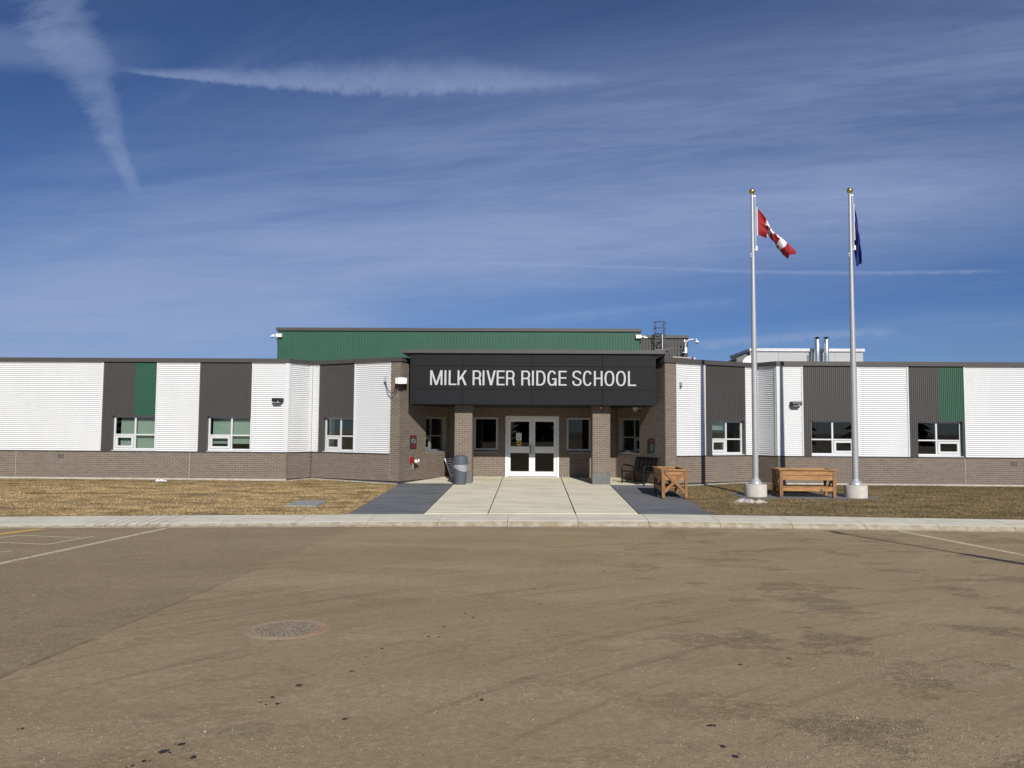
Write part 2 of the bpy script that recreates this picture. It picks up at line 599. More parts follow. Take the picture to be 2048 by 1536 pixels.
def lot_mat():
    m, t, b = nodes('dusty_asphalt')
    v = coords(t)
    x, y, z = sepxyz(t, v)
    w1 = noise(t, vec(t, x * .35, y * .35, 0.), 1., 3) - .5
    # thin drifting dust, long across the lot, and sweeping tyre streaks
    dust = noise(t, vec(t, x * .16 + w1, y * .7 + w1 * 2.2, 0.), 1., 6, .62)
    mott = noise(t, vec(t, x * 1.1, y * 1.9, 4.), 1., 7, .7)
    r1 = ((x - 9.) * (x - 9.) + (y + 3.) * (y + 3.)).pow(.5)
    tyre = noise(t, vec(t, r1 * 7.5, (x * .25 + y * .15), 2.), 1., 5, .65)
    r2 = ((x + 14.) * (x + 14.) + (y - 26.) * (y - 26.)).pow(.5)
    tyre2 = noise(t, vec(t, r2 * 6.5, (x * .15 - y * .2), 8.), 1., 5, .65)
    where = noise(t, vec(t, x * .18, y * .3, 14.), 1., 2)
    grain = noise(t, v, 17, 8, .82)
    fine = noise(t, v, 60, 5, .8)
    speck = noise(t, v, 31, 4, .85)
    c = mixc(t, dust.ss(.32, .70), (.355, .260, .138), (.455, .340, .192))
    c = mixc(t, mott.ss(.35, .75, 0., .45), c, (.345, .266, .168))
    c = mixc(t, tyre.ss(.50, .68) * where.ss(.36, .54) * .55, c, (.215, .164, .106))
    c = mixc(t, tyre2.ss(.50, .68) * where.ss(.46, .66, 1., 0.) * .55, c, (.45, .36, .235))
    # older, coarser asphalt beyond the straight seam of the patch
    wob = (noise(t, vec(t, x * 0., y * 2.2, 0.), 1., 4) - .5) * .10
    old = (x + wob).ss(-3.93, -3.80, 1., 0.)
    c = mixc(t, old * .15 * mott.ss(.25, .65, .5, 1.3), c, (.215, .160, .095))
    c = mixc(t, old * speck.ss(.5, .60) * .55, c, (.50, .40, .265))
    seam = ((x + wob + 3.86).abs()).ss(.0, .045, 1., 0.) * y.ss(3.5, 13., .75, .15) * mott.ss(.38, .6, .2, 1.)
    c = mixc(t, seam, c, (.085, .066, .048))
    # crusts of darker grit, broken up, mostly away from the old side
    gr = noise(t, vec(t, x * .8, y * 1.1, 11.), 1., 8, .72)
    side = x.ss(.5, 2.2, .30, 1.)
    gm = gr.ss(.525, .60) * side * grain.ss(.30, .55, .25, 1.)
    c = mixc(t, gm * .17, c, (.225, .160, .090))
    c = mixc(t, grain.ss(.36, .66, .42, 0.), c, (.175, .132, .084))
    c = mixc(t, grain.ss(.54, .74, 0., .52), c, (.53, .43, .29))
    c = mixc(t, speck.ss(.63, .70) * .55, c, (.105, .082, .060))
    c = mixc(t, fine.ss(.60, .72) * .5, c, (.56, .47, .335))
    c = mixc(t, fine.ss(.28, .40, 1., 0.) * .4, c, (.13, .10, .068))
    t.links.new(c, b.inputs['Base Color'])
    b.inputs['Roughness'].default_value = .95
    b.inputs['Specular IOR Level'].default_value = .2
    bump(t, b, fine * (old * .8 + gm + .5) + grain * (old * .8 + gm * .8 + .5) + speck * .4, .8, .014)
    return m


M['lot'] = lot_mat()


def lawn_mat():
    m, t, b = nodes('dormant_turf')
    v = coords(t)
    x, y, z = sepxyz(t, v)
    pat = noise(t, vec(t, x * .35, y * 1.1, 0.), 1., 5, .6)
    fine = noise(t, vec(t, x * 9, y * 16, 0.), 1., 5, .75)
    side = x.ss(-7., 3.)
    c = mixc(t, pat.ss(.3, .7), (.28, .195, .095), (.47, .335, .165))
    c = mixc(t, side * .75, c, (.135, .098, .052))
    c = mixc(t, fine.ss(.35, .7, 0., .6), c, (.09, .066, .036))
    t.links.new(c, b.inputs['Base Color'])
    b.inputs['Roughness'].default_value = 1.
    bump(t, b, fine, .9, .05)
    return m


M['lawn'] = lawn_mat()


def blade_mat():
    m, t, b = nodes('dry_grass')
    g = t.nodes.new('ShaderNodeNewGeometry')
    r = X(t, g.outputs['Random Per Island'])
    pos = t.nodes.new('ShaderNodeNewGeometry').outputs['Position']
    x, y, z = sepxyz(t, pos)
    pat = noise(t, vec(t, x * .35, y * 1.1, 0.), 1., 5, .6)
    pat2 = noise(t, vec(t, x * .9, y * 2.2, 6.), 1., 4, .6)
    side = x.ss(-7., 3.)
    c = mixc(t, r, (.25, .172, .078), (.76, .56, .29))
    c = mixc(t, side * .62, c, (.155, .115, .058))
    c = mixc(t, pat2.ss(.42, .66, 0., .85), c, (.105, .084, .036))
    ridge = noise(t, vec(t, x * 1.3, y * 6., 3.), 1., 4, .65)
    c = mixc(t, ridge.ss(.52, .68, 0., .6), c, (.13, .095, .045))
    wet = y.ss(22.6, 24.8) * .5
    c = mixc(t, wet * pat.ss(.3, .6, .5, 1.), c, (.085, .078, .032))
    t.links.new(c, b.inputs['Base Color'])
    b.inputs['Roughness'].default_value = .9
    b.inputs['Specular IOR Level'].default_value = .15
    return m


M['blade'] = blade_mat()


def paint_mat(name, col, cover):
    m, t, b = nodes(name)
    v = coords(t)
    n = noise(t, v, 14, 6, .75)
    n2 = noise(t, v, 2.5, 3)
    out = t.nodes['Material Output']
    b.inputs['Base Color'].default_value = (*col, 1)
    b.inputs['Roughness'].default_value = .9
    tr = t.nodes.new('ShaderNodeBsdfTransparent')
    mx = t.nodes.new('ShaderNodeMixShader')
    f = (n + n2 * .35).ss(.60 - cover, .72 - cover)
    t.links.new((f * .85).s, mx.inputs[0])
    t.links.new(tr.outputs[0], mx.inputs[1])
    t.links.new(b.outputs[0], mx.inputs[2])
    t.links.new(mx.outputs[0], out.inputs['Surface'])
    return m


M['stall_paint'] = paint_mat('worn_pale_paint', (.66, .56, .36), .09)
M['kerb_paint'] = paint_mat('worn_yellow_paint', (.62, .42, .12), .14)
M['oil_solid'] = mat('oil_drip', (.030, .023, .017), .55, var=.3, scale=30)
M['needles'] = mat('needles', (.035, .05, .028), .9, var=.3, scale=2)

# ------------------------------------------------------------------ ground


def interp(x, tab):
    if x <= tab[0][0]: return tab[0][1]
    for (a, va), (b, vb) in zip(tab, tab[1:]):
        if x <= b:
            k = (x - a) / (b - a)
            return va + (vb - va) * k
    return tab[-1][1]


YIN = [(-40, 12.5), (-16, 16.05), (-12, 16.70), (-8, 17.2), (-4.25, 17.62), (-1, 17.93), (2.6, 18.14), (7, 18.05), (11.4, 17.85), (40, 16.6)]
WID = [(-12, 1.30), (-8, 1.16), (-4, 1.02), (2, .96), (40, .92)]


def yin(x): return interp(x, YIN)
def lotz(y): return .06 if y <= 0 else .06 - .03 * y
def slz(y): return -.28 + .03 * (y - 18.05)


def structure(o):
    o['kind'] = 'structure'
    return o


m = MB()
m.add([(-900, -700, -1.2), (900, -700, -1.2), (900, 900, -1.2), (-900, 900, -1.2)], [(0, 1, 2, 3)])
structure(m.build('ground', M['lawn']))

m = MB()
xs = [-45 + 3 * i for i in range(31)]
ys = [-70, -40, -20, -8, 0] + [1.0 * i for i in range(1, 15)]
rows = [[(x, y, lotz(y)) for x in xs] for y in ys]
last = [(x, yin(x) - .3, lotz(yin(x) - .3)) for x in xs]
rows.append(last)
n = len(xs)
m.add([p for r in rows for p in r], [(i * n + k, i * n + k + 1, (i + 1) * n + k + 1, (i + 1) * n + k) for i in range(len(rows) - 1) for k in range(n - 1)])
structure(m.build('parking_lot', M['lot']))

# sidewalk: slabs with open joints and a rounded kerb edge
walk = structure(empty('sidewalk'))


def slab_strip(x0, x1, name='concrete_slab', drop=0., only_top=False):
    m = MB()
    k = max(1, int((x1 - x0) / .55))
    prof = []
    for i in range(k + 1):
        x = x0 + (x1 - x0) * i / k
        y, w = yin(x), interp(x, WID)
        zi, zo = slz(y), slz(y) - .05
        zl = lotz(y - w)
        prof.append([(x, y, zl - .25), (x, y, zi - drop), (x, y - w * .82, zo - drop), (x, y - w * .90, zo - .018 - drop), (x, y - w * .955, zo - .06), (x, y - w, zl + .012), (x, y - w - .10, zl + .010), (x, y - w - .16, zl - .25)])
    q = 8
    vs = [p for r in prof for p in r]
    fs, mi = [], []
    for i in range(k):
        for j in range(q):
            j2 = (j + 1) % q
            fs.append((i * q + j, i * q + j2, (i + 1) * q + j2, (i + 1) * q + j))
            mi.append(1 if j in (3, 4, 5, 6) else 0)
    m.v, m.f, m.m = vs, fs + [tuple(range(q)), tuple(k * q + j for j in reversed(range(q)))], mi + [0, 0]
    return m.build(name, [M['sidewalk'], M['kerb']], walk)


edges = []
x = -.55
left = [x - 1.55 * i for i in range(0, 5)]           # down to -6.75
joints = sorted(left + [-7.85]) + [-.55 + 1.6 * i for i in range(1, 18)]
joints = [-9.55] + joints
far = [-9.55 - 1.9 * i for i in range(1, 10)]
joints = sorted(far) + joints
for a, b in zip(joints, joints[1:]):
    if abs(a + 9.55) < 1e-6:
        g = 8
        for i in range(g):
            slab_strip(a + (b - a) * i / g + .012, a + (b - a) * (i + 1) / g - .012, 'ramp_strip')
    else:
        slab_strip(a + .006, b - .006)
m = MB()
for a, b in zip(joints, joints[1:]):
    y0, y1 = yin(a), yin(b)
    m.hexa([(a, y0 - .7, -.7), (b, y1 - .7, -.7), (b, y1 - .02, -.7), (a, y0 - .02, -.7), (a, y0 - .7, slz(y0) - .055), (b, y1 - .7, slz(y1) - .055), (b, y1 - .02, slz(y1) - .02), (a, y0 - .02, slz(y0) - .02)])
m.build('joint_fill', M['kerb'], walk)

# entry walk: pale concrete between charcoal strips
entry = structure(empty('entry_walk'))


def walk_slab(x0, x1, y0, y1, mt, name='concrete_slab', top=.012):
    m = MB()

    def yy(x, y): return yin(x) + .008 if y is None else y
    a0, a1 = yy(x0, y0), yy(x1, y0)
    m.hexa([(x0, a0, -.6), (x1, a1, -.6), (x1, y1, -.6), (x0, y1, -.6), (x0, a0, slz(a0) + top), (x1, a1, slz(a1) + top), (x1, y1, slz(y1) + top), (x0, y1, slz(y1) + top)])
    return m.build(name, mt, entry, bevel=.008)


gap = .012
for x0, x1 in ((-2.55, -1.04), (-1.04, 1.04), (1.04, 2.55)):
    for y0, y1 in ((None, 20.6), (20.6, 23.0), (23.0, 25.05), (25.05, 27.3)):
        walk_slab(x0 + gap, x1 - gap, y0 if y0 is None else y0 + .004, y1 - .004, M['walk'])
for sg in (-1, 1):
    for y0, y1 in ((None, 21.2), (21.2, 24.72)):
        a, b = sorted((sg * (2.55 + gap), sg * 4.3))
        walk_slab(a, b, y0 if y0 is None else y0 + .004, y1 - .004, M['dark_walk'], 'charcoal_slab')
    a, b = sorted((sg * (2.55 + gap), sg * 4.3))
    walk_slab(a, b, 24.73, 27.4, M['walk'])
m = MB()
for xj in (-1.04, 1.04):                             # tooled dark joints
    y0 = yin(xj) + .02
    m.hexa([(xj - .011, y0, -.6), (xj + .011, y0, -.6), (xj + .011, 27.2, -.6), (xj - .011, 27.2, -.6), (xj - .011, y0, slz(y0) - .012), (xj + .011, y0, slz(y0) - .012), (xj + .011, 27.2, slz(27.2) - .012), (xj - .011, 27.2, slz(27.2) - .012)])
m.build('joint_fill', M['black_trim'], entry)

# lawns
def lawn(x0, x1, name):
    m = MB()
    nx = int((x1 - x0) / .8)
    ny = 9
    vs = []
    for i in range(nx + 1):
        x = x0 + (x1 - x0) * i / nx
        for j in range(ny + 1):
            y = yin(x) + .004 + (28. - yin(x)) * j / ny
            vs.append((x, y, slz(y) - (.006 if j == 0 else .0)))
    m.add(vs, [(i * (ny + 1) + j, (i + 1) * (ny + 1) + j, (i + 1) * (ny + 1) + j + 1, i * (ny + 1) + j + 1) for i in range(nx) for j in range(ny)])
    return structure(m.build(name, M['lawn']))


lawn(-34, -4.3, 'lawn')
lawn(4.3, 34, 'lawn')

# ------------------------------------------------------------------ school building
school = empty('school_building', (0, 0, 0), 0, 'long low school with white and charcoal ribbed siding, brick base, dark entrance canopy with lettering', 'school')
LW = Wall((-24, 25.2), (-8.27, 25.2))
LR = Wall((-8.27, 25.2), (-7.7, 26.05))
LA = Wall((-7.7, 26.05), (-4.3, 24.45))
LB = Wall((-4.3, 24.45), (-3.05, 27.3))
DW = Wall((-3.05, 27.3), (3.05, 27.3))
RB = Wall((3.05, 27.3), (4.3, 24.45))
RA = Wall((4.3, 24.45), (7.75, 26.25))
RR = Wall((7.75, 26.25), (8.25, 25.5))
RW = Wall((8.25, 25.5), (24, 25.5))
off = 2.0                                            # LW starts 2 m further out than measured
SILL, TOP = .90, 3.93


def part(mb, name, mt, parent=None, **k):
    return mb.build(name, mt, parent or school, **k)


bricks_all = []          # (wall, s0, s1, z0, z1)


def intervals(s0, s1, z0, z1, holes):
    zm = (z0 + z1) / 2
    cuts = [(a, b) for a, b, c, d in holes if c < zm < d]
    res = [(s0, s1)]
    for a, b in cuts:
        nr = []
        for p, q in res:
            if b <= p or a >= q:
                nr.append((p, q))
                continue
            if a > p: nr.append((p, a))
            if b < q: nr.append((b, q))
        res = nr
    return res


CH, BL, MJ = .0669, .2032, .0095


def brickwork(w, s0, s1, z0, z1, holes=(), thick=.2, joints=()):
    """mortar backing (a part of its own) and the bricks laid on it"""
    m = MB()
    zc = sorted({z0, z1} | {z for h in holes for z in h[2:] if z0 < z < z1})
    for a, b in zip(zc, zc[1:]):
        for p, q in intervals(s0, s1, a, b, holes):
            m.wbox(w, max(p, .05), min(q, w.L - .05), a, b, -thick, -.006)
    for j in joints:                                  # pale sealant in the control joints
        m.wbox(w, j - .007, j + .007, z0, z1, -.006, .0005)
    bw = part(m, 'brick_wall', M['mortar'])
    n = max(1, int(round((z1 - z0) / CH)))
    ch = (z1 - z0) / n
    hl = list(holes) + [(j - .008, j + .008, z0 - 1, z1 + 1) for j in joints]
    for i in range(n):
        za, zb = z0 + i * ch + MJ / 2, z0 + (i + 1) * ch - MJ / 2
        for p, q in intervals(s0, s1, za, zb, hl):
            s = math.floor(p / BL) * BL - (BL / 2 if i % 2 else 0)
            while s < q:
                a, b = max(p, s + MJ / 2), min(q, s + BL - MJ / 2)
                if b - a > .02:
                    bricks_all.append((bw, w, a, b, za, zb))
                s += BL
    return bw


WINB = .87
brickwork(LW, 0, LW.L, .0, WINB, joints=(4.414 + off, 10.411 + off))
brickwork(LR, 0, LR.L, .0, WINB)
brickwork(LA, 0, 3.32, .0, WINB, joints=())
brickwork(LA, 3.33, LA.L, .0, TOP)
LBH = (1.56, 2.97, .89, 2.12)
RBH = (LB.L - 2.97, LB.L - 1.56, .89, 2.12)
brickwork(LB, 0, LB.L, .0, TOP, [LBH])
brickwork(RB, 0, RB.L, .0, TOP, [RBH])
DH = [(3.05 - .975, 3.05 + .975, -.1, 2.21), (3.05 - 2.13, 3.05 - 1.24, .90, 2.16), (3.05 + 1.24, 3.05 + 2.13, .90, 2.16)]
brickwork(DW, 0, DW.L, -.01, 2.9, DH)
brickwork(RA, 0, .46, .0, TOP)
brickwork(RA, .47, RA.L, .0, WINB)
brickwork(RR, 0, RR.L, .0, WINB)
brickwork(RW, 0, RW.L, .0, WINB, joints=(6.18,))

# columns
for sg in (-1, 1):
    cx = sg * 2.275
    x0, x1 = cx - .29, cx + .29
    y0, y1 = 24.8, 25.38
    col = empty('column')
    col.parent = school
    m = MB()
    zb = slz(y0) - .03
    m.box(x0 - .003, x1 + .003, y0 - .003, y1 + .003, zb, .30)
    part(m, 'base', M['grey_base'], col, bevel=.004)
    m = MB()
    m.box(x0 + .006, x1 - .006, y0 + .006, y1 - .006, .30, 2.56)
    part(m, 'core', M['mortar'], col)
    sides = [Wall((x0, y0), (x1, y0)), Wall((x1, y0), (x1, y1)), Wall((x0, y1), (x0, y0))]
    n = 33
    ch = 2.26 / n
    for wi, w in enumerate(sides):
        for i in range(n):
            za, zb_ = .30 + i * ch + MJ / 2, .30 + (i + 1) * ch - MJ / 2
            s = -(BL / 2) if i % 2 else 0.
            while s < w.L:
                a, b = max(0., s + MJ / 2), min(w.L, s + BL - MJ / 2)
                if b - a > .02:
                    bricks_all.append((col, w, a, b, za, zb_))
                s += BL

# the ~300 that show largest: column fronts and the piers beside the canopy
front = [b for b in bricks_all if b[0].name.startswith('column') and abs(b[1].n.y + 1) < .01 and b[1].L < 1]
pier = [b for b in bricks_all if b[1] in (LA, RA) and ((b[1] is LA and b[2] > 3.3) or (b[1] is RA and b[3] < .47)) and b[5] > .0]
single = set()
random.Random(3).shuffle(pier)
pier.sort(key=lambda b: b[4])
for b in front + pier:
    if len(single) < 296: single.add(id(b))
stuff = MB()
brick_meshes = {}
BF = [(0, 1, 5, 4), (1, 2, 6, 5), (3, 0, 4, 7), (4, 5, 6, 7), (3, 2, 1, 0)]
for bk in bricks_all:
    par, w, a, b, za, zb = bk
    j = random.uniform(-.0012, .0012)
    if id(bk) in single:
        key = (round(b - a, 3), round(zb - za, 4))
        me = brick_meshes.get(key)
        if me is None:
            mm = MB()
            hx, hz = (b - a) / 2, (zb - za) / 2
            mm.add([(-hx, 0, -hz), (hx, 0, -hz), (hx, .03, -hz), (-hx, .03, -hz), (-hx, 0, hz), (hx, 0, hz), (hx, .03, hz), (-hx, .03, hz)], BF)
            me = brick_meshes[key] = mm.mesh('brick', M['brick'])
        o = bpy.data.objects.new('brick', me)
        C.objects.link(o)
        o.parent = par
        o.location = w.p((a + b) / 2, (za + zb) / 2, j)
        o.rotation_euler = (0, 0, w.rz)
    else:
        P = w.p
        stuff.add([P(a, za, j), P(b, za, j), P(b, za, -.03), P(a, za, -.03), P(a, zb, j), P(b, zb, j), P(b, zb, -.03), P(a, zb, -.03)], BF)
bs = part(stuff, 'brickwork', M['brick'], fix=False)
bs['kind'] = 'stuff'

# footing and grade strip along the walls
m = MB()
for w in (LW, LR, LA, LB, RB, RA, RR, RW):
    m = MB()
    m.wbox(w, 0, w.L, -.5, -.012, -.25, -.03)
    part(m, 'footing', M['flashing'])
for w in (LW, RW):
    m = MB()
    m.wbox(w, 0, w.L, -.35, -.003, -.22, .05)
    part(m, 'footing', M['footing'])
for w, s0, s1 in ((LR, 0, .9), (LA, 0, LA.L - .1), (RA, .1, RA.L), (RR, 0, .8)):
    m = MB()
    m.hexa([w.p(s0, -.5, .16), w.p(s1, -.5, .16), w.p(s1, -.5, -.03), w.p(s0, -.5, -.03)] + [(p[0], p[1], slz(p[1]) + .02) for p in (w.p(s0, 0, .16), w.p(s1, 0, .16), w.p(s1, 0, -.03), w.p(s0, 0, -.03))])
    part(m, 'mow_strip', M['footing'])

# siding ------------------------------------------------------------


def white_panel(w, s0, s1, z0=SILL, z1=TOP, trim=(True, True)):
    """sheet with horizontal corrugations"""
    per, amp, q = .0673, .0128, 10
    n = int(round((z1 - z0) / per))
    per = (z1 - z0) / n
    m = MB()
    vs, fs = [], []
    for i in range(n * q + 1):
        z = z0 + per * i / q
        o = -.018 + amp * math.cos(2 * math.pi * i / q)
        vs += [w.p(s0, z, o), w.p(s1, z, o)]
    fs = [(2 * i, 2 * i + 1, 2 * i + 3, 2 * i + 2) for i in range(n * q)]
    m.add(vs, fs)
    o = part(m, 'white_siding_panel', M['white_siding'], smooth=False, fix=False)
    for p in o.data.polygons: p.use_smooth = True
    m = MB()
    if trim[0]: m.wbox(w, s0 - .012, s0 + .030, z0, z1, -.03, .006)
    if trim[1]: m.wbox(w, s1 - .030, s1 + .012, z0, z1, -.03, .006)
    if m.v: part(m, 'panel_trim', M['white_trim'], o)
    return o


def ribbed(w, s0, s1, mt, name, bottom=lambda s: SILL, z1=TOP, per=.0655, base=-.022):
    """sheet with vertical trapezoid ribs; its lower edge may step up over a window"""
    m = MB()
    n = max(1, int(round((s1 - s0) / per)))
    per = (s1 - s0) / n
    pts = []
    for i in range(n):
        a = s0 + i * per
        pts += [(a, base), (a + per * .42, base), (a + per * .56, base + .017), (a + per * .86, base + .017)]
    pts.append((s1, base))
    for (a, oa), (b, ob) in zip(pts, pts[1:]):
        zb = bottom((a + b) / 2)
        m.add([w.p(a, zb, oa), w.p(b, zb, ob), w.p(b, z1, ob), w.p(a, z1, oa)], [(0, 1, 2, 3)])
    return part(m, name, mt, fix=False)


def window(w, s0, s1, z0, z1, sash_side=0, blind=None, mull=.5, depth=.13, fm=None, fw=.055):
    """four-light window: frame, three panes, an opening sash, its recess lining and sill"""
    win = empty('window')
    win.parent = school
    sm = s0 + (s1 - s0) * mull
    fm = fm or M['frame_alu']
    zm = z0 + (z1 - z0) * .47
    o0, o1 = -depth - .06, -depth
    m = MB()
    m.wbox(w, s0, s0 + fw, z0 + .05, z1, o0, o1)
    m.wbox(w, s1 - fw, s1, z0 + .05, z1, o0, o1)
    m.wbox(w, s0 + fw, s1 - fw, z1 - fw, z1, o0, o1)
    m.wbox(w, s0 + fw, s1 - fw, z0 + .05, z0 + .05 + fw, o0, o1)
    m.wbox(w, sm - fw / 2, sm + fw / 2, z0 + .05 + fw, z1 - fw, o0, o1 - .002)
    m.wbox(w, s0 + fw, sm - fw / 2, zm - fw * .4, zm + fw * .4, o0, o1 - .004)
    m.wbox(w, sm + fw / 2, s1 - fw, zm - fw * .4, zm + fw * .4, o0, o1 - .004)
    part(m, 'frame', fm, win)
    zb = z0 + .05 + fw
    lights = [(s0 + fw, sm - fw / 2, zm + fw * .4, z1 - fw), (sm + fw / 2, s1 - fw, zm + fw * .4, z1 - fw), (s0 + fw, sm - fw / 2, zb, zm - fw * .4), (sm + fw / 2, s1 - fw, zb, zm - fw * .4)]
    for i, (a, b, c, d) in enumerate(lights):
        if i == 2 + sash_side:
            m = MB()
            k = .085
            e = .012
            m.wbox(w, a + e, a + k, c + e, d - e, o0 + .01, o1 + .012)
            m.wbox(w, b - k, b - e, c + e, d - e, o0 + .01, o1 + .012)
            m.wbox(w, a + k, b - k, c + e, c + k, o0 + .01, o1 + .012)
            m.wbox(w, a + k, b - k, d - k, d - e, o0 + .01, o1 + .012)
            part(m, 'sash', fm, win)
            a, b, c, d = a + k, b - k, c + k, d - k
        m = MB()
        m.wbox(w, a, b, c, d, o0 + .022, o0 + .032)
        part(m, 'pane', M['glass'], win)
    m = MB()                                         # recess lining
    m.wbox(w, s0 - .03, s0 - .001, z0, z1 + .03, o0, -.014)
    m.wbox(w, s1 + .001, s1 + .03, z0, z1 + .03, o0, -.014)
    m.wbox(w, s0, s1, z1 + .001, z1 + .03, o0, -.014)
    part(m, 'reveal', M['coping'], win)
    m = MB()
    P = w.p
    m.hexa([P(s0, z0, .012), P(s1, z0, .012), P(s1, z0, o0), P(s0, z0, o0), P(s0, z0 + .028, .012), P(s1, z0 + .028, .012), P(s1, z0 + .05, o0), P(s0, z0 + .05, o0)])
    part(m, 'sill', fm, win)
    for bs0, bs1, bz0, bz1 in (blind or ()):
        m = MB()
        m.wbox(w, bs0, bs1, bz0, bz1, o0 - .105, o0 - .10)
        m.tube([P(bs0, bz0, o0 - .1), P(bs1, bz0, o0 - .1)], .014, 6)
        part(m, 'blind', M['blind'], win)
    # room side of the opening so that daylight only enters by the glass
    m = MB()
    for a, b, c, d in ((s0 - .3, s0 - .001, z0 - .1, z1 + .3), (s1 + .001, s1 + .3, z0 - .1, z1 + .3)):
        m.wbox(w, a, b, c, d, o0 - .06, o0 - .002)
    part(m, 'inner_wall', M['interior'], win)
    return win


def stepped(wins):
    def f(s):
        for a, b, zt in wins:
            if a - .002 < s < b + .002: return zt
        return SILL
    return f


o_ = off
# wing by the lawn, west
white_panel(LW, 0, 7.32 + o_)
W1, W2 = (7.70 + o_, 9.17 + o_), (10.97 + o_, 12.455 + o_)
ZT = 2.09
ribbed(LW, 7.335 + o_, 8.43 + o_, M['dark_siding'], 'charcoal_siding_panel', stepped([(*W1, ZT)]))
ribbed(LW, 8.43 + o_, 9.17 + o_, M['green_siding'], 'green_siding_panel', stepped([(*W1, ZT)]))
white_panel(LW, 9.19 + o_, 10.655 + o_)
ribbed(LW, 10.67 + o_, 12.455 + o_, M['dark_siding'], 'charcoal_siding_panel', stepped([(*W2, ZT)]))
white_panel(LW, 12.475 + o_, LW.L - .12, trim=(True, False))
white_panel(LR, .08, LR.L - .10, trim=(False, False))
white_panel(LA, .10, .27, trim=(False, True))
W3 = (.50, 1.805)
ribbed(LA, .285, 1.81, M['dark_siding'], 'charcoal_siding_panel', stepped([(*W3, 2.08)]))
white_panel(LA, 1.835, 3.315)
# wing behind the flagpoles
white_panel(RA, .475, 1.665)
W4 = (1.965, 3.37)
ribbed(RA, 1.68, 3.42, M['dark_siding'], 'charcoal_siding_panel', stepped([(*W4, 2.06)]))
white_panel(RA, 3.44, RA.L - .08, trim=(True, False))
white_panel(RR, .08, RR.L - .10, trim=(False, False))
white_panel(RW, .12, .855, trim=(False, True))
W5, W6 = (1.12, 2.62), (4.655, 6.14)
ribbed(RW, .87, 2.655, M['dark_siding'], 'charcoal_siding_panel', stepped([(*W5, 2.09)]))
white_panel(RW, 2.675, 4.365)
ribbed(RW, 4.38, 5.375, M['dark_siding'], 'charcoal_siding_panel', stepped([(*W6, 2.08)]))
ribbed(RW, 5.375, 6.195, M['green_siding'], 'green_siding_panel', stepped([(*W6, 2.08)]))
white_panel(RW, 6.215, RW.L)

window(LW, *W1, .885, ZT, 0, [(W1[0] + .16, W1[1] - .02, .95, 2.07)])
window(LW, *W2, .885, ZT, 0, [(W2[0] + .09, W2[1] - .02, 1.17, 2.07)], mull=.535)
window(LA, *W3, .885, 2.08, 0, [(W3[0] + .06, W3[1] - .03, 1.53, 2.06)], mull=.52)
window(RA, *W4, .885, 2.06, 0, [(W4[0] + .04, W4[1] - .2, 1.75, 2.04)], mull=.50)
window(RW, *W5, .885, 2.09, 1)
window(RW, *W6, .885, 2.08, 1, mull=.45)
window(LB, LBH[0], LBH[1], .89, 2.12, 0, mull=.42, depth=.16, fm=M['frame_grey'])
window(RB, RBH[0], RBH[1], .89, 2.12, 1, mull=.58, depth=.16, fm=M['frame_grey'])

# white corner posts of the siding
m = MB()
for w, s0, s1 in ((LW, LW.L - .12, LW.L + .018), (RW, -.018, .12), (LR, LR.L - .10, LR.L - .015), (LA, .015, .10), (LR, -.0, .08), (RR, .0, .08), (RR, RR.L - .10, RR.L), (RA, RA.L - .08, RA.L - .01)):
    m = MB()
    m.wbox(w, s0, s1, SILL, TOP, -.05, .010 if w in (LW, RW, LA, RA) else .008)
    part(m, 'corner_trim', M['white_trim'])

# flashing over the brick base
m = MB()
for w, s0, s1 in ((LW, 0, LW.L + .012), (LR, -.01, LR.L), (LA, 0, 3.325), (RA, .465, RA.L), (RR, 0, RR.L + .01), (RW, -.012, RW.L)):
    m = MB()
    m.wbox(w, s0, s1, WINB + .002, SILL - .002, -.05, .022 if w in (LW, LA, RA, RW) else .020)
    part(m, 'flashing', M['flashing'])


def miter(pts, o):
    """offset an open polyline outwards (towards -Y)"""
    res = []
    P = [Vector(p) for p in pts]
    for i, p in enumerate(P):
        ns = []
        if i > 0:
            d = (P[i] - P[i - 1]).normalized()
            ns.append(Vector((d.y, -d.x)))
        if i < len(P) - 1:
            d = (P[i + 1] - P[i]).normalized()
            ns.append(Vector((d.y, -d.x)))
        if len(ns) == 2:
            b = (ns[0] + ns[1]).normalized()
            res.append(p + b * (o / max(.35, b.dot(ns[0]))))
        else:
            res.append(p + ns[0] * o)
    return res


def coping(pts, z0, z1, o=.05, back=.35, name='coping'):
    a, b = miter(pts, o), miter(pts, -back)
    m = MB()
    for i in range(len(pts) - 1):
        m.hexa([(*a[i], z0), (*a[i + 1], z0), (*b[i + 1], z0), (*b[i], z0), (*a[i], z1 - .012), (*a[i + 1], z1 - .012), (*b[i + 1], z1 + .012), (*b[i], z1 + .012)])
    return part(m, name, M['coping'])


coping([(-24, 25.2), (-8.27, 25.2), (-7.7, 26.05), (-4.3, 24.45), (-3.75, 25.70)], TOP, 4.075)
coping([(3.75, 25.70), (4.3, 24.45), (7.75, 26.25), (8.25, 25.5), (24, 25.5)], TOP, 4.09)

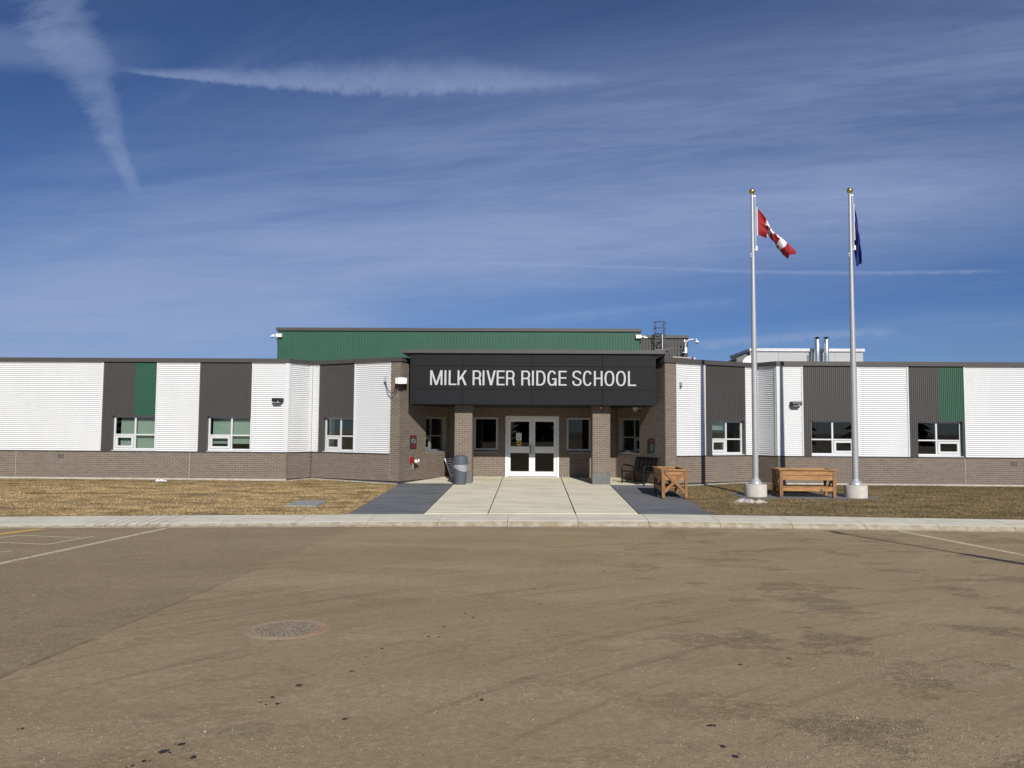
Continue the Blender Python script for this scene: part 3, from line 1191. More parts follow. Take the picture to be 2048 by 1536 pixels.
# canopy with the lettering
canopy = empty('canopy')
canopy.parent = school
CY = 24.36
poly = [(-3.98, CY + .03), (3.98, CY + .03), (3.98, 25.17), (3.09, 27.28), (-3.09, 27.28), (-3.98, 25.17)]
m = MB()
m.prism(poly, 2.53, 4.19)
part(m, 'canopy_core', M['black_trim'], canopy)
m = MB()
m.prism([(-3.97, CY + .04), (3.97, CY + .04), (3.97, 25.16), (3.08, 27.27), (-3.08, 27.27), (-3.97, 25.16)], 2.505, 2.529)
part(m, 'soffit', M['soffit'], canopy)
FX = [-3.90, -2.282, -.016, 2.271, 3.915]
FZ = [2.514, 3.014, 3.770, 4.192]
for a, b in zip(FX, FX[1:]):
    for c, d in zip(FZ, FZ[1:]):
        m = MB()
        m.box(a + .005, b - .005, CY, CY + .028, c + .005, d - .005)
        part(m, 'fascia_panel', M['fascia'], canopy, bevel=.002)
m = MB()
for a, b in ((-4.0, -3.897), (3.912, 4.0)):
    m = MB()
    m.box(a, b, CY + .015, CY + .12, 2.510, 4.192)
    part(m, 'corner_trim', M['black_trim'], canopy)
m = MB()
m.box(-4.29, 4.29, CY - .07, 27.2, 4.198, 4.305)
part(m, 'coping', M['coping'], canopy)
m = MB()
m.box(-4.29, 4.29, CY - .075, CY - .07, 4.186, 4.208)
part(m, 'drip_edge', M['flashing'], canopy)

LET = [('M', -3.338, -2.936), ('I', -2.869, -2.802), ('L', -2.731, -2.476), ('K', -2.442, -2.141),
       ('R', -1.949, -1.662), ('I', -1.624, -1.561), ('V', -1.500, -1.197), ('E', -1.165, -.907), ('R', -.859, -.573),
       ('R', -.363, -.067), ('I', -.016, .047), ('D', .124, .423), ('G', .484, .781), ('E', .846, 1.108),
       ('S', 1.293, 1.593), ('C', 1.637, 1.935), ('H', 1.992, 2.271), ('O', 2.333, 2.650), ('O', 2.707, 3.020), ('L', 3.092, 3.353)]


TV, TH = .060, .047                                  # stem and bar thickness of the letters


def letter_mesh(ch, w, h):
    """channel letter built from strokes with square ends"""
    m = MB()
    lay = [0]

    def ribbon(pts):
        P = [Vector(p) for p in pts]
        L_, R_ = [], []
        for i, p in enumerate(P):
            d = (P[min(i + 1, len(P) - 1)] - P[max(i - 1, 0)]).normalized()
            nv = Vector((-d.y, d.x))
            t = .5 * math.hypot(nv.x * TV, nv.y * TH)
            L_.append(p + nv * t)
            R_.append(p - nv * t)
        poly(L_, R_)

    def poly(L_, R_):
        y0 = -.02 - .0004 * lay[0]
        lay[0] += 1
        n = len(L_)
        vs = [(p.x, y0, p.y) for p in L_] + [(p.x, y0, p.y) for p in R_] + [(p.x, 0, p.y) for p in L_] + [(p.x, 0, p.y) for p in R_]
        fs = []
        for i in range(n - 1):
            fs += [(i, i + 1, n + i + 1, n + i), (i, 2 * n + i, 2 * n + i + 1, i + 1), (n + i, n + i + 1, 3 * n + i + 1, 3 * n + i)]
        fs += [(0, n, 3 * n, 2 * n), (n - 1, 3 * n - 1, 4 * n - 1, 2 * n - 1)]
        m.add(vs, fs)

    def bar(x0, x1, z0, z1):
        poly([Vector((x0, z1)), Vector((x1, z1))], [Vector((x0, z0)), Vector((x1, z0))])

    def slant(xa, za, xb, zb, t):
        """stroke cut flat at top and bottom, t wide"""
        poly([Vector((xa - t / 2, za)), Vector((xb - t / 2, zb))], [Vector((xa + t / 2, za)), Vector((xb + t / 2, zb))])

    def arc(cx, cz, rx, rz, a0, a1, n=14, e=2.35):
        r = []
        for i in range(n + 1):
            a = R(a0 + (a1 - a0) * i / n)
            c, q = math.cos(a), math.sin(a)
            r.append((cx + rx * math.copysign(abs(c) ** (2 / e), c), cz + rz * math.copysign(abs(q) ** (2 / e), q)))
        return r
    hv, hh = TV / 2, TH / 2
    if ch in 'MILKREDH': bar(0, TV, 0, h)
    if ch in 'MH': bar(w - TV, w, 0, h)
    if ch == 'M':
        slant(TV * .62, h, w / 2, 0, TV * 1.05)
        slant(w - TV * .62, h, w / 2, 0, TV * 1.05)
    if ch in 'LE': bar(TV, w, 0, TH)
    if ch == 'E':
        bar(TV, w, h - TH, h)
        bar(TV, w * .96, h * .5 - hh * .6, h * .5 + hh * 1.4)
    if ch == 'H': bar(TV, w - TV, h * .5 - hh, h * .5 + hh)
    if ch == 'K':
        slant(w - TV * .62, h, TV * 1.0, h * .36, TV * 1.25)
        slant(w * .46, h * .60, w - TV * .62, 0, TV * 1.2)
    if ch == 'V':
        slant(TV * .56, h, w / 2, 0, TV * 1.08)
        slant(w - TV * .56, h, w / 2, 0, TV * 1.08)
    if ch == 'R':
        zb = h * .47
        r = (h - zb) / 2 - hh * .5
        top, low = h - hh, zb
        cz = (top + low) / 2
        ribbon([(TV * .9, top), (w * .45, top)] + arc(w * .52, cz, w * .96 - hv - w * .52, (top - low) / 2, 86, -86) + [(w * .45, low), (TV * .9, low)])
        ribbon([(w * .50, low)] + arc(w * .55, low - h * .13, w * .93 - hv - w * .55, h * .13, 85, 0, 6) + [(w * .93 - hv, h * .16), (w - hv * 1.05, 0)])
    if ch == 'D':
        ribbon([(TV * .9, h - hh), (w * .40, h - hh)] + arc(w * .42, h / 2, w - hv - w * .42, h / 2 - hh, 88, -88, 22) + [(w * .40, hh), (TV * .9, hh)])
    if ch == 'O': ribbon(arc(w / 2, h / 2, w / 2 - hv, h / 2 - hh, 90, 450, 40))
    if ch == 'C': ribbon(arc(w / 2, h / 2, w / 2 - hv, h / 2 - hh, 33, 327, 30))
    if ch == 'G':
        ribbon(arc(w / 2, h / 2, w / 2 - hv, h / 2 - hh, 33, 340, 30))
        bar(w * .52, w, h * .40, h * .40 + TH)
        bar(w - TV * .92, w, 0, h * .40)
    if ch == 'S':
        cz1, cz2 = h * .735, h * .265
        r1, r2 = h * .265 - hh, h * .265 - hh
        up = arc(w / 2, cz1, w / 2 - hv * 1.15, r1, 12, 215, 16)
        lo = arc(w / 2, cz2, w / 2 - hv, r2, 35, -192, 18)
        ribbon(up + lo)
    return m.mesh('letter', M['letter'])


for ch, a, b in LET:
    ov = .006 if ch in 'GSCO' else 0.
    me = letter_mesh(ch, b - a, .482 + 2 * ov)
    o = bpy.data.objects.new('letter', me)
    C.objects.link(o)
    o.parent = canopy
    o.location = (a, CY - .006, 3.146 - ov)
m = MB()
for ch, a, b in LET:                                 # stand-off pins
    m.box((a + b) / 2 - .006, (a + b) / 2 + .006, CY - .013, CY + .002, 3.37, 3.40)
part(m, 'letter_pin', M['black_trim'], canopy)

# entrance door pair
door = empty('door_pair')
door.parent = school
m = MB()
yf = 27.30
m.box(-.972, -.888, yf - .01, yf + .12, 0., 2.20)
m.box(.888, .972, yf - .01, yf + .12, 0., 2.20)
m.box(-.888, .888, yf - .01, yf + .12, 2.115, 2.20)
part(m, 'frame', M['door_white'], door, bevel=.004)
m = MB()
m.box(-.888, .888, yf + .0, yf + .12, -.01, .026)
part(m, 'threshold', M['galv'], door)
for sg in (-1, 1):
    def bx(m, a, b, z0, z1, y0=yf + .03, y1=yf + .075):
        a, b = sorted((sg * a, sg * b))
        m.box(a, b, y0, y1, z0, z1)
    m = MB()
    bx(m, .004, .108, .035, 2.108)
    bx(m, .785, .884, .035, 2.108)
    bx(m, .108, .785, .035, .195)
    bx(m, .108, .785, .865, 1.10)
    bx(m, .108, .785, 2.0, 2.108)
    part(m, 'door_leaf', M['door_white'], door, bevel=.003)
    for z0, z1 in ((.195, .865), (1.10, 2.0)):
        m = MB()
        bx(m, .108, .785, z0, z1, yf + .048, yf + .056)
        part(m, 'pane', M['dark_glass'], door)
    m = MB()
    hx = sg * .058
    m.tube([(hx, yf - .035, .845), (hx, yf - .035, 1.135)], .014, 8)
    for z in (.855, 1.125):
        m.tube([(hx, yf - .035, z), (hx, yf + .03, z)], .010, 8)
        m.lathe([(.0, -.022), (.02, -.022), (.02, .022), (.0, .022)], 10, (hx, yf - .035, z))
    part(m, 'handle', M['black'] if sg < 0 else M['galv'], door, smooth=True)

for sg in (-1, 1):
    a, b = sorted((sg * 1.25, sg * 2.12))
    win = empty('window')
    win.parent = school
    m = MB()
    k = .065
    m.box(a, a + k, yf + .03, yf + .09, .955, 2.15)
    m.box(b - k, b, yf + .03, yf + .09, .955, 2.15)
    m.box(a + k, b - k, yf + .03, yf + .09, 2.15 - k, 2.15)
    m.box(a + k, b - k, yf + .03, yf + .09, .955, .955 + k)
    part(m, 'frame', M['frame_grey2'], win)
    m = MB()
    m.box(a + k, b - k, yf + .055, yf + .063, .955 + k, 2.15 - k)
    part(m, 'pane', M['dark_glass'], win)
    m = MB()
    m.box(a - .01, b + .01, yf - .02, yf + .1, .905, .95)
    part(m, 'sill', M['flashing'], win)

# shell behind the facade: floor, back wall, roof
m = MB()
shell = [(-23.9, 25.45), (-8.45, 25.45), (-7.75, 26.4), (-4.5, 24.85), (-3.35, 27.5), (3.35, 27.5), (4.5, 24.85), (7.75, 26.6), (8.45, 25.75), (23.9, 25.75), (23.9, 38), (-23.9, 38)]
m.prism(shell, 3.80, 3.93)
part(m, 'roof', M['roof'])
m = MB()
m.prism(shell, -.4, -.02)
part(m, 'floor', M['interior'])
m = MB()
m.box(-24, 24, 33.0, 33.2, -.02, 3.80)
part(m, 'inner_wall', M['interior'])
m = MB()
m.box(-24, -23.9, 25.3, 33.0, -.02, 3.80)
m.box(23.9, 24, 25.6, 33.0, -.02, 3.80)
part(m, 'inner_wall', M['interior'])

# gymnasium block and its neighbour
GW = Wall((-13.12, 38.), (5.49, 38.))
ribbed(GW, 0, GW.L, M['green_siding'], 'green_siding_panel', lambda s: 3.9, z1=6.70, per=.152, base=-.02)
m = MB()
m.box(-13.10, 5.47, 38.03, 60, 3.5, 6.69)
part(m, 'gym_wall', M['green_siding'])
m = MB()
m.box(-13.18, 5.52, 37.93, 60.1, 6.70, 6.855)
part(m, 'coping', M['coping'])
BW_ = Wall((5.50, 39.), (8.06, 39.))
ribbed(BW_, 0, BW_.L, M['dark_siding'], 'charcoal_siding_panel', lambda s: 3.9, z1=6.50, per=.152, base=-.02)
m = MB()
m.box(5.50, 8.04, 39.03, 56, 3.5, 6.49)
part(m, 'rear_wall', M['dark_siding'])
m = MB()
m.box(5.54, 8.11, 38.93, 56.1, 6.50, 6.655)
part(m, 'coping', M['coping'])

# ------------------------------------------------------------------ equipment fixed to the building


def fixed(name, label, cat, w, s, z, o=0., group=None):
    """a thing on a wall: local x along the wall, -y outwards"""
    return empty(name, w.p(s, z, o), w.rz, label, cat, group)


for w, s, lab in ((LW, 13.385 + off, 'black wall light with a bright lens by the angled corner of the wing without flagpoles'),
                  (RW, .608, 'black wall light on white siding just behind and beyond the flagpole with the red flag')):
    t = fixed('wall_light', lab, 'wall light', w, s, 2.645, 0, 'black wall pack lights')
    m = MB()
    a = .185
    m.add([(-a, .02, -.075), (a, .02, -.075), (a, .02, .075), (-a, .02, .075), (-a + .02, -.20, -.03), (a - .02, -.20, -.03), (a - .02, -.17, .075), (-a + .02, -.17, .075)],
          [(3, 2, 1, 0), (4, 5, 6, 7), (0, 1, 5, 4), (1, 2, 6, 5), (2, 3, 7, 6), (3, 0, 4, 7)])
    m.build('housing', M['black'], t, bevel=.012)
    m = MB()
    m.box(-.13, .13, -.19, -.02, -.085, -.062)
    m.build('lens', M['grey_box'], t)
    m = MB()
    m.lathe([(0, -.012), (.016, -.012), (.016, .012), (0, .012)], 10, (.05, -.198, -.038))
    m.build('sensor', M['white'], t)

for w, s, z, lab in ((LW, 5.967 + off, .706, 'small brown wall vent in the brick base below the widest white panel'),
                     (RW, 7.774, .685, 'small brown wall vent in the brick base beyond the far green panel')):
    t = fixed('wall_vent', lab, 'vent', w, s, z, 0, 'brick sized vents')
    m = MB()
    m.box(-.10, .10, -.010, .02, -.068, -.058)
    m.box(-.10, .10, -.010, .02, .058, .068)
    m.box(-.10, -.09, -.010, .02, -.058, .058)
    m.box(.09, .10, -.010, .02, -.058, .058)
    m.box(-.09, .09, .006, .02, -.058, .058)
    m.build('frame', M['vent'], t)
    for k in range(5):
        m = MB()
        z0 = -.05 + k * .023
        m.hexa([(-.09, -.008, z0), (.09, -.008, z0), (.09, .006, z0 + .010), (-.09, .006, z0 + .010), (-.09, -.008, z0 + .003), (.09, -.008, z0 + .003), (.09, .006, z0 + .013), (-.09, .006, z0 + .013)])
        m.build('louvre', M['grey_base'], t)

# corner security camera with its looping cable
t = empty('security_camera', (-4.30, 24.45, 3.27), 0, 'white box camera on the brick pier, black cable looping to a grey fitting', 'camera')
m = MB()
m.box(-.17, .20, -.16, .03, -.09, .10)
m.build('housing', M['white'], t, bevel=.008)
m = MB()
m.hexa([(-.07, -.23, -.10), (.10, -.23, -.10), (.14, -.155, -.10), (-.11, -.155, -.10), (-.07, -.21, .11), (.10, -.21, .11), (.14, -.155, .11), (-.11, -.155, .11)])
m.build('front_cover', M['white'], t, bevel=.006)
m = MB()
m.lathe([(.0, -.10), (.075, -.10), (.09, -.06), (.09, -.0)], 14, (.02, -.12, -.10))
m.build('dome', M['black'], t, smooth=True)
p0 = Vector(LA.p(3.16, 3.30, .07)) - Vector(t.location)
pts = []
for k in range(15):
    a = k / 14
    e = Vector((-.06, -.20, -.03))
    q = p0.lerp(e, a)
    q.z += -.40 * math.sin(math.pi * min(1, a * 1.0)) ** .8
    q.y -= .05 * math.sin(math.pi * a)
    pts.append(q)
m = MB()
m.tube(pts, .014, 8)
m.build('cable', M['black'], t, smooth=True)
m = MB()
m.box(p0.x - .035, p0.x + .035, p0.y - .03, p0.y + .06, p0.z - .05, p0.z + .12)
m.build('conduit_body', M['grey_box'], t, bevel=.01)

t = fixed('conduit_fitting', 'small grey conduit fitting on the white panel next to the brick pier by the planters', 'fitting', RA, .635, 3.228)
m = MB()
m.box(-.035, .035, -.07, .03, -.04, .07)
m.build('body', M['grey_box'], t, bevel=.01)
m = MB()
m.lathe([(0, -.1), (.03, -.1), (.035, -.07), (.035, -.03), (0, -.03)], 10, (-.01, -.05, 0))
m.build('gland', M['grey_base'], t)

# plaques in the entrance recess
for w, s, z, lab, kind in ((LB, .755, 1.27, 'narrow black wall sign with red header, symbol and red lines beside the fire connection', 0),
                           (RB, 2.335, 1.23, 'narrow black wall sign with red header and grey lines over the black bench', 1)):
    t = fixed('wall_sign', lab, 'sign', w, s, z, 0, 'narrow wall signs')
    m = MB()
    m.box(-.19, .19, -.022, .01, -.22, .22)
    m.build('panel', M['sign_black'], t, bevel=.004)
    rows = [(-.14, .10, .135, .185)] if kind == 0 else [(-.10, .11, .12, .165), (-.07, .10, .055, .09)]
    for a, b, c, d in rows:
        m = MB()
        m.box(a, b, -.0245, -.0225, c, d)
        m.build('header', M['sign_red'], t)
    if kind == 0:
        m = MB()
        m.box(-.13, .12, -.0235, -.0222, -.03, .105)
        m.build('picture_field', M['sign_grey'], t)
        m = MB()
        m.lathe([(0, -.002), (.035, -.002), (.035, .0), (0, .0)], 12)
        o = m.build('symbol', M['sign_black'], t, loc=(.05, -.0236, .065))
        o.rotation_euler = (R(90), 0, 0)
        m = MB()
        m.hexa([(-.09, -.026, -.01), (.02, -.026, -.01), (.02, -.0237, -.01), (-.09, -.0237, -.01), (-.06, -.026, .05), (.05, -.026, .05), (.05, -.0237, .05), (-.06, -.0237, .05)])
        m.build('symbol', M['sign_black'], t)
    rng = random.Random(5 + kind)
    for k in range(6):
        z0 = -.055 - k * .024 if kind == 0 else .02 - k * .036
        x0 = -.12 + rng.uniform(0, .05)
        m = MB()
        while x0 < .11:
            wd = rng.uniform(.022, .06)
            m.box(x0, min(x0 + wd, .13), -.0245, -.0225, z0 - .014, z0)
            x0 += wd + .011
        m.build('text_line', M['sign_red'] if kind == 0 else M['sign_grey'], t)

# fire department connection
t = fixed('fire_connection', 'red round fire hose connection with two white caps on the brick recess wall', 'fire connection', LB, .70, .655)
m = MB()
m.lathe([(0, 0), (.135, 0), (.135, .02), (.06, .028), (.055, .09), (0, .09)], 24)
o = m.build('plate', M['red'], t, smooth=True)
o.rotation_euler = (R(90), 0, 0)
for sg in (-1, 1):
    m = MB()
    m.tube([(0, -.07, 0), (sg * .07, -.17, -.01), (sg * .085, -.20, -.012)], [.045, .045, .045], 14)
    m.build('outlet', M['black'], t, smooth=True)
    m = MB()
    m.tube([(sg * .084, -.195, -.012), (sg * .102, -.235, -.014)], .058, 16)
    m.build('cap', M['white'], t, smooth=True)
m = MB()
for k in range(9):
    m.lathe([(.004, -.012), (.010, 0), (.004, .012)], 6, (-.02 + .012 * math.sin(k), -.06, -.10 - k * .022))
m.build('chain', M['galv'], t)

# strobe and lamp under the canopy
t = empty('alarm_strobe', (2.262, 24.795, 2.44), 0, 'small red fire alarm strobe near the top of the column by the bench', 'alarm')
m = MB()
m.box(-.06, .06, -.05, .01, -.06, .06)
m.build('housing', M['red'], t, bevel=.01)
m = MB()
m.box(-.04, .04, -.066, -.05, -.01, .02)
m.build('lens', M['white'], t, bevel=.005)
t = empty('canopy_camera', (3.50, 25.55, 2.50), 0, 'pale dome camera on an arm hanging under the canopy over the bench', 'camera')
m = MB()
m.tube([(.22, .12, -.02), (.12, .04, -.03), (.03, 0, -.05)], .022, 8)
m.build('arm', M['white'], t, smooth=True)
m = MB()
m.lathe([(0, -.16), (.04, -.155), (.075, -.12), (.085, -.08)], 16)
m.build('dome', M['grey_box'], t, smooth=True)
m = MB()
m.lathe([(.085, -.08), (.095, -.07), (.09, -.01), (.05, .0), (0, .0)], 16)
m.build('collar', M['white'], t, smooth=True)

# door papers
t = tag(MB().box(-.585, -.385, 27.3455, 27.3475, 1.315, 1.590).build('door_notice', M['paper']), 'white printed paper notice taped inside the glass of a door', 'notice')
rng = random.Random(2)
for k in range(9):
    m = MB()
    m.box(-.565, -.565 + rng.uniform(.09, .16), 27.3445, 27.3453, 1.55 - k * .024, 1.557 - k * .024)
    m.build('text_line', M['sign_grey'], t)
m = MB()
m.lathe([(0, 0), (.095, 0), (.095, .002), (0, .002)], 24)
o = m.build('door_sticker', M['yellow'])
o.location = (-.475, 27.3470, 1.215)
o.rotation_euler = (R(90), 0, 0)
tag(o, 'round yellow and black sticker on door glass below the paper notice', 'sticker')
m = MB()
m.box(-.075, .075, -.018, .018, .0022, .0034)
c = m.build('band', M['sign_black'], o)
m = MB()
m.box(-.03, .03, .018, .045, .0022, .0034)
c = m.build('band', M['sign_black'], o)

# gymnasium roof gear
for x, sg, lab in ((-13.0, -1, 'white dome camera on the corner of the green block away from the flagpoles'),
                   (5.36, 1, 'white dome camera on the corner of the green block beside the roof ladder')):
    t = empty('roof_camera', (x, 37.95, 6.44), 0, lab, 'camera', 'dome cameras on the green block')
    m = MB()
    m.box(-.14, .14, -.10, .06, -.09, .09)
    m.build('box', M['white'], t, bevel=.01)
    m = MB()
    m.tube([(sg * .14, -.04, .0), (sg * .24, -.06, .02), (sg * .34, -.08, .01), (sg * .34, -.08, -.04)], .025, 8)
    m.build('arm', M['white'], t, smooth=True)
    m = MB()
    m.lathe([(.03, .0), (.10, -.035), (.13, -.07), (.13, -.085)], 16, (sg * .34, -.08, -.0))
    m.build('hood', M['white'], t, smooth=True)
    m = MB()
    m.lathe([(0, -.13), (.05, -.12), (.08, -.085)], 14, (sg * .34, -.08, -.0))
    m.build('dome', M['black'], t, smooth=True)
    m = MB()
    m.tube([(sg * .10, -.07, -.09), (sg * .12, -.08, -.2), (sg * .08, -.02, -.34)], .014, 6)
    m.build('cable', M['black'], t)

t = empty('caged_ladder', (6.55, 38.90, 4.0), 0, 'dark caged ladder rising above the charcoal block roof', 'ladder')
for sg in (-1, 1):
    m = MB()
    m.beam((sg * .22, -.16, .0), (sg * .22, -.16, 3.28), .05, .05)
    m.build('rail', M['ladder'], t)
m = None
for k in range(10):
    m = MB()
    m.tube([(-.22, -.16, .2 + k * .28), (.22, -.16, .2 + k * .28)], .014, 6)
    m.build('rung', M['ladder'], t)
for z in (2.05, 2.62, 2.95, 3.27):
    pts = [(.30 * math.cos(a), -.18 - .42 * math.sin(a), z) for a in [math.pi * k / 10 for k in range(11)]]
    m = MB()
    for a, b in zip(pts, pts[1:]):
        m.beam(a, b, .010, .042)
    m.build('hoop', M['ladder'], t)
for k in range(5):
    a = math.pi * (k + .0) / 4
    m = MB()
    m.beam((.30 * math.cos(a), -.18 - .42 * math.sin(a), 2.05), (.30 * math.cos(a), -.18 - .42 * math.sin(a), 3.27), .024, .010)
    m.build('cage_bar', M['ladder'], t)
m = MB()
m.box(-.35, .40, -.75, -.10, 1.78, 1.83)
m.build('platform', M['grey_base'], t)
m = MB()
m.beam((.07, -.62, 1.8), (.07, -.62, 2.60), .035, .035)
m.build('post', M['galv'], t)

t = empty('roof_handrail', (7.05, 37.4, 3.9), 0, 'dark hooked handrail of a short ladder on the roof behind the brick pier', 'handrail')
for sx in (-.20, .20):
    m = MB()
    m.tube([(sx, 0, 0), (sx, 0, 1.80), (sx, .05, 1.88), (sx + .0, .45, 1.95)], .028, 8)
    m.build('rail', M['ladder'], t, smooth=True)
    m = MB()
    m.beam((sx - .12, 0, 1.90), (sx + .14, 0, 1.90), .03, .03)
    m.build('cross_bar', M['grey_base'], t)
    m = MB()
    m.beam((sx, -.02, 1.52), (sx + .02, .5, 1.60), .03, .03)
    m.build('brace', M['ladder'], t)

t = empty('gooseneck_camera', (7.90, 38.80, 5.80), 0, 'white camera on a curved pipe over the corner of the charcoal block', 'camera')
m = MB()
m.box(-.07, .07, -.06, .10, -.10, .20)
m.box(-.15, -.07, -.03, .05, -.08, -.03)
m.build('box', M['white'], t, bevel=.008)
m = MB()
m.tube([(.0, 0, .2), (.0, 0, .36), (.03, 0, .46), (.10, 0, .56), (.20, 0, .60), (.40, 0, .63), (.52, 0, .64), (.57, 0, .61), (.59, 0, .54)], .027, 8)
m.build('pipe', M['white'], t, smooth=True)
m = MB()
m.lathe([(.03, .56), (.06, .54), (.115, .48), (.115, .46), (0, .46)], 14, (.59, 0, 0))
m.build('hood', M['white'], t, smooth=True)
m = MB()
m.lathe([(0, .40), (.05, .415), (.08, .459)], 12, (.59, 0, 0))
m.build('dome', M['black'], t, smooth=True)

t = empty('antenna_rod', (7.80, 38.55, 3.93), 0, 'thin rod with a small white box beside the curved camera pipe', 'antenna')
m = MB()
m.tube([(0, 0, 0), (0, 0, 2.36)], .012, 6)
m.build('rod', M['galv'], t)
m = MB()
m.box(-.04, .04, -.04, .04, 2.32, 2.45)
m.build('box', M['white'], t, bevel=.008)

t = empty('roof_pipe', RA.p(.40, 4.135, -.10), RA.rz, 'thin pale pipe with a red end fitting along the roof edge near the brick pier', 'pipe')
m = MB()
m.tube([(0, 0, 0), (.80, 0, 0)], .016, 8)
m.build('pipe', M['buff_pipe'], t, smooth=True)
m = MB()
m.box(.79, .86, -.03, .03, -.035, .035)
m.build('fitting', M['red'], t, bevel=.006)
m = MB()
m.box(.86, .92, -.025, .025, -.04, .02)
m.build('fitting', M['white'], t, bevel=.006)

t = empty('rooftop_unit', (11.98, 33.0, 3.93), 0, 'long pale grey rooftop air unit with a capped edge behind the wing', 'air unit')
m = MB()
m.box(-2.44, 2.44, 0, 3.2, 0, 1.265)
m.build('casing', M['unit'], t, bevel=.01)
m = MB()
m.box(-2.49, 2.49, -.07, 3.27, 1.27, 1.40)
m.build('cap', M['unit_cap'], t, bevel=.008)
for xx in (-1.22, 0., 1.22):
    m = MB()
    m.box(xx - .004, xx + .004, -.006, .0, .02, 1.26)
    m.build('seam', M['grey_base'], t)
m = MB()
pr = [(-2.98 + .50 * (1 - math.cos(a)), 1.08 * math.sin(a)) for a in [math.pi / 2 * k / 8 for k in range(9)]] + [(-2.45, 1.08), (-2.45, 0.)]
m.add([(x, -.1, z) for x, z in pr] + [(x, 1.6, z) for x, z in pr], [tuple(range(len(pr)))] + [tuple(reversed(range(len(pr), 2 * len(pr))))] + [(i, (i + 1) % len(pr), len(pr) + (i + 1) % len(pr), len(pr) + i) for i in range(len(pr))])
m.build('intake_hood', M['white'], t)
m = MB()
m.hexa([(-2.99, .2, .72), (-2.45, .2, .72), (-2.45, 1.7, .72), (-2.99, 1.7, .72), (-2.99, .2, .98), (-2.45, .2, 1.24), (-2.45, 1.7, 1.24), (-2.99, 1.7, .98)])
m.build('duct', M['grey_base'], t)

for x, lab in ((12.29, 'shiny metal flue with black cap, the one nearer the school sign'), (12.68, 'shiny metal flue with black cap, the one farther from the school sign')):
    t = empty('flue_pipe', (x, 32.6, 3.93), 0, lab, 'flue', 'pair of metal flues')
    m = MB()
    m.lathe([(.105, 0), (.105, 1.0), (.112, 1.0), (.112, 1.03), (.105, 1.03), (.105, 1.72), (.085, 1.76)], 20)
    m.build('pipe', M['galv'], t, smooth=True)
    m = MB()
    m.lathe([(.05, 1.76), (.05, 1.80), (.13, 1.82), (.13, 1.83), (0, 1.88)], 18)
    m.build('cap', M['black'], t)
t = tag(MB().tube([(0, 0, 0), (0, 0, 1.25)], .025, 8).build('vent_pipe', M['galv'], smooth=True, loc=(12.10, 32.75, 3.93)), 'thin vent pipe close beside the two metal flues', 'pipe')

# ------------------------------------------------------------------ flagpoles and flags
poles = []


def make_pole(x, y, lab):
    zb = slz(y)
    t = empty('flagpole', (x, y, zb), 0, lab, 'flagpole', 'flagpoles on the lawn')
    m = MB()
    m.lathe([(.312, -.15), (.312, .335), (.30, .35), (0, .35)], 32)
    m.build('concrete_base', M['concrete'], t, smooth=True)
    m = MB()
    m.lathe([(.20, .35), (.20, .368), (.175, .375), (.165, .41), (.13, .455), (.098, .50), (.088, .52)], 28)
    m.build('collar', M['pole'], t, smooth=True)
    m = MB()
    m.lathe([(.085, .36), (.082, 3.4), (.060, 6.2), (.040, 8.80), (.0, 8.80)], 20)
    m.build('pole', M['pole'], t, smooth=True)
    m = MB()
    m.lathe([(.0, 8.79), (.045, 8.80), (.045, 8.85), (.02, 8.88), (.018, 8.90)], 14)
    m.box(0, .10, -.015, .015, 8.80, 8.84)
    m.build('truck', M['pole'], t)
    m = MB()
    m.lathe([(.085 * math.sin(math.pi * k / 12), 8.965 - .085 * math.cos(math.pi * k / 12)) for k in range(13)], 20)
    m.build('ball_finial', M['gold'], t, smooth=True)
    m = MB()
    m.tube([(.085, 0, 8.80), (.095, 0, 7.2)], .007, 6)
    m.build('halyard', M['rope'], t)
    m = MB()
    m.lathe([(0, -.09), (.035, -.08), (.035, .05), (.0, .07)], 10, (.105, -.01, 7.27))
    m.tube([(.09, 0, 7.25), (-.07, -.02, 7.08), (-.06, -.03, 7.0)], .012, 6)
    m.build('counterweight', M['white'], t)
    return t


make_pole(6.475, 22.03, 'tall silver flagpole with gold ball flying the red and white flag')
make_pole(9.30, 21.95, 'tall silver flagpole with gold ball and the drooping dark blue flag')


def flag_mat(name, cols):
    out = []
    for i, c in enumerate(cols):
        m_, t_, b_ = nodes(name)
        b_.inputs['Base Color'].default_value = (*c, 1)
        b_.inputs['Roughness'].default_value = .75
        b_.inputs['Transmission Weight'].default_value = 0
        out.append(m_)
    return out


def along(path, u):
    """point at fraction u of a polyline's length"""
    L = [0]
    for a, b in zip(path, path[1:]):
        L.append(L[-1] + (Vector(b) - Vector(a)).length)
    d = u * L[-1]
    for i in range(len(path) - 1):
        if d <= L[i + 1] or i == len(path) - 2:
            k = (d - L[i]) / max(1e-6, L[i + 1] - L[i])
            return Vector(path[i]).lerp(Vector(path[i + 1]), min(1, k))


LEAF = [(0, .5), (.10, .31), (.22, .37), (.17, .06), (.31, .20), (.35, .13), (.50, .16), (.45, .02), (.52, -.03), (.26, -.24), (.29, -.33), (.03, -.29), (.03, -.5)]
LEAF = LEAF + [(-x, y) for x, y in reversed(LEAF[1:])]


def in_poly(x, y, P):
    c = False
    for (x1, y1), (x2, y2) in zip(P, P[1:] + P[:1]):
        if (y1 > y) != (y2 > y) and x < (x2 - x1) * (y - y1) / (y2 - y1) + x1: c = not c
    return c


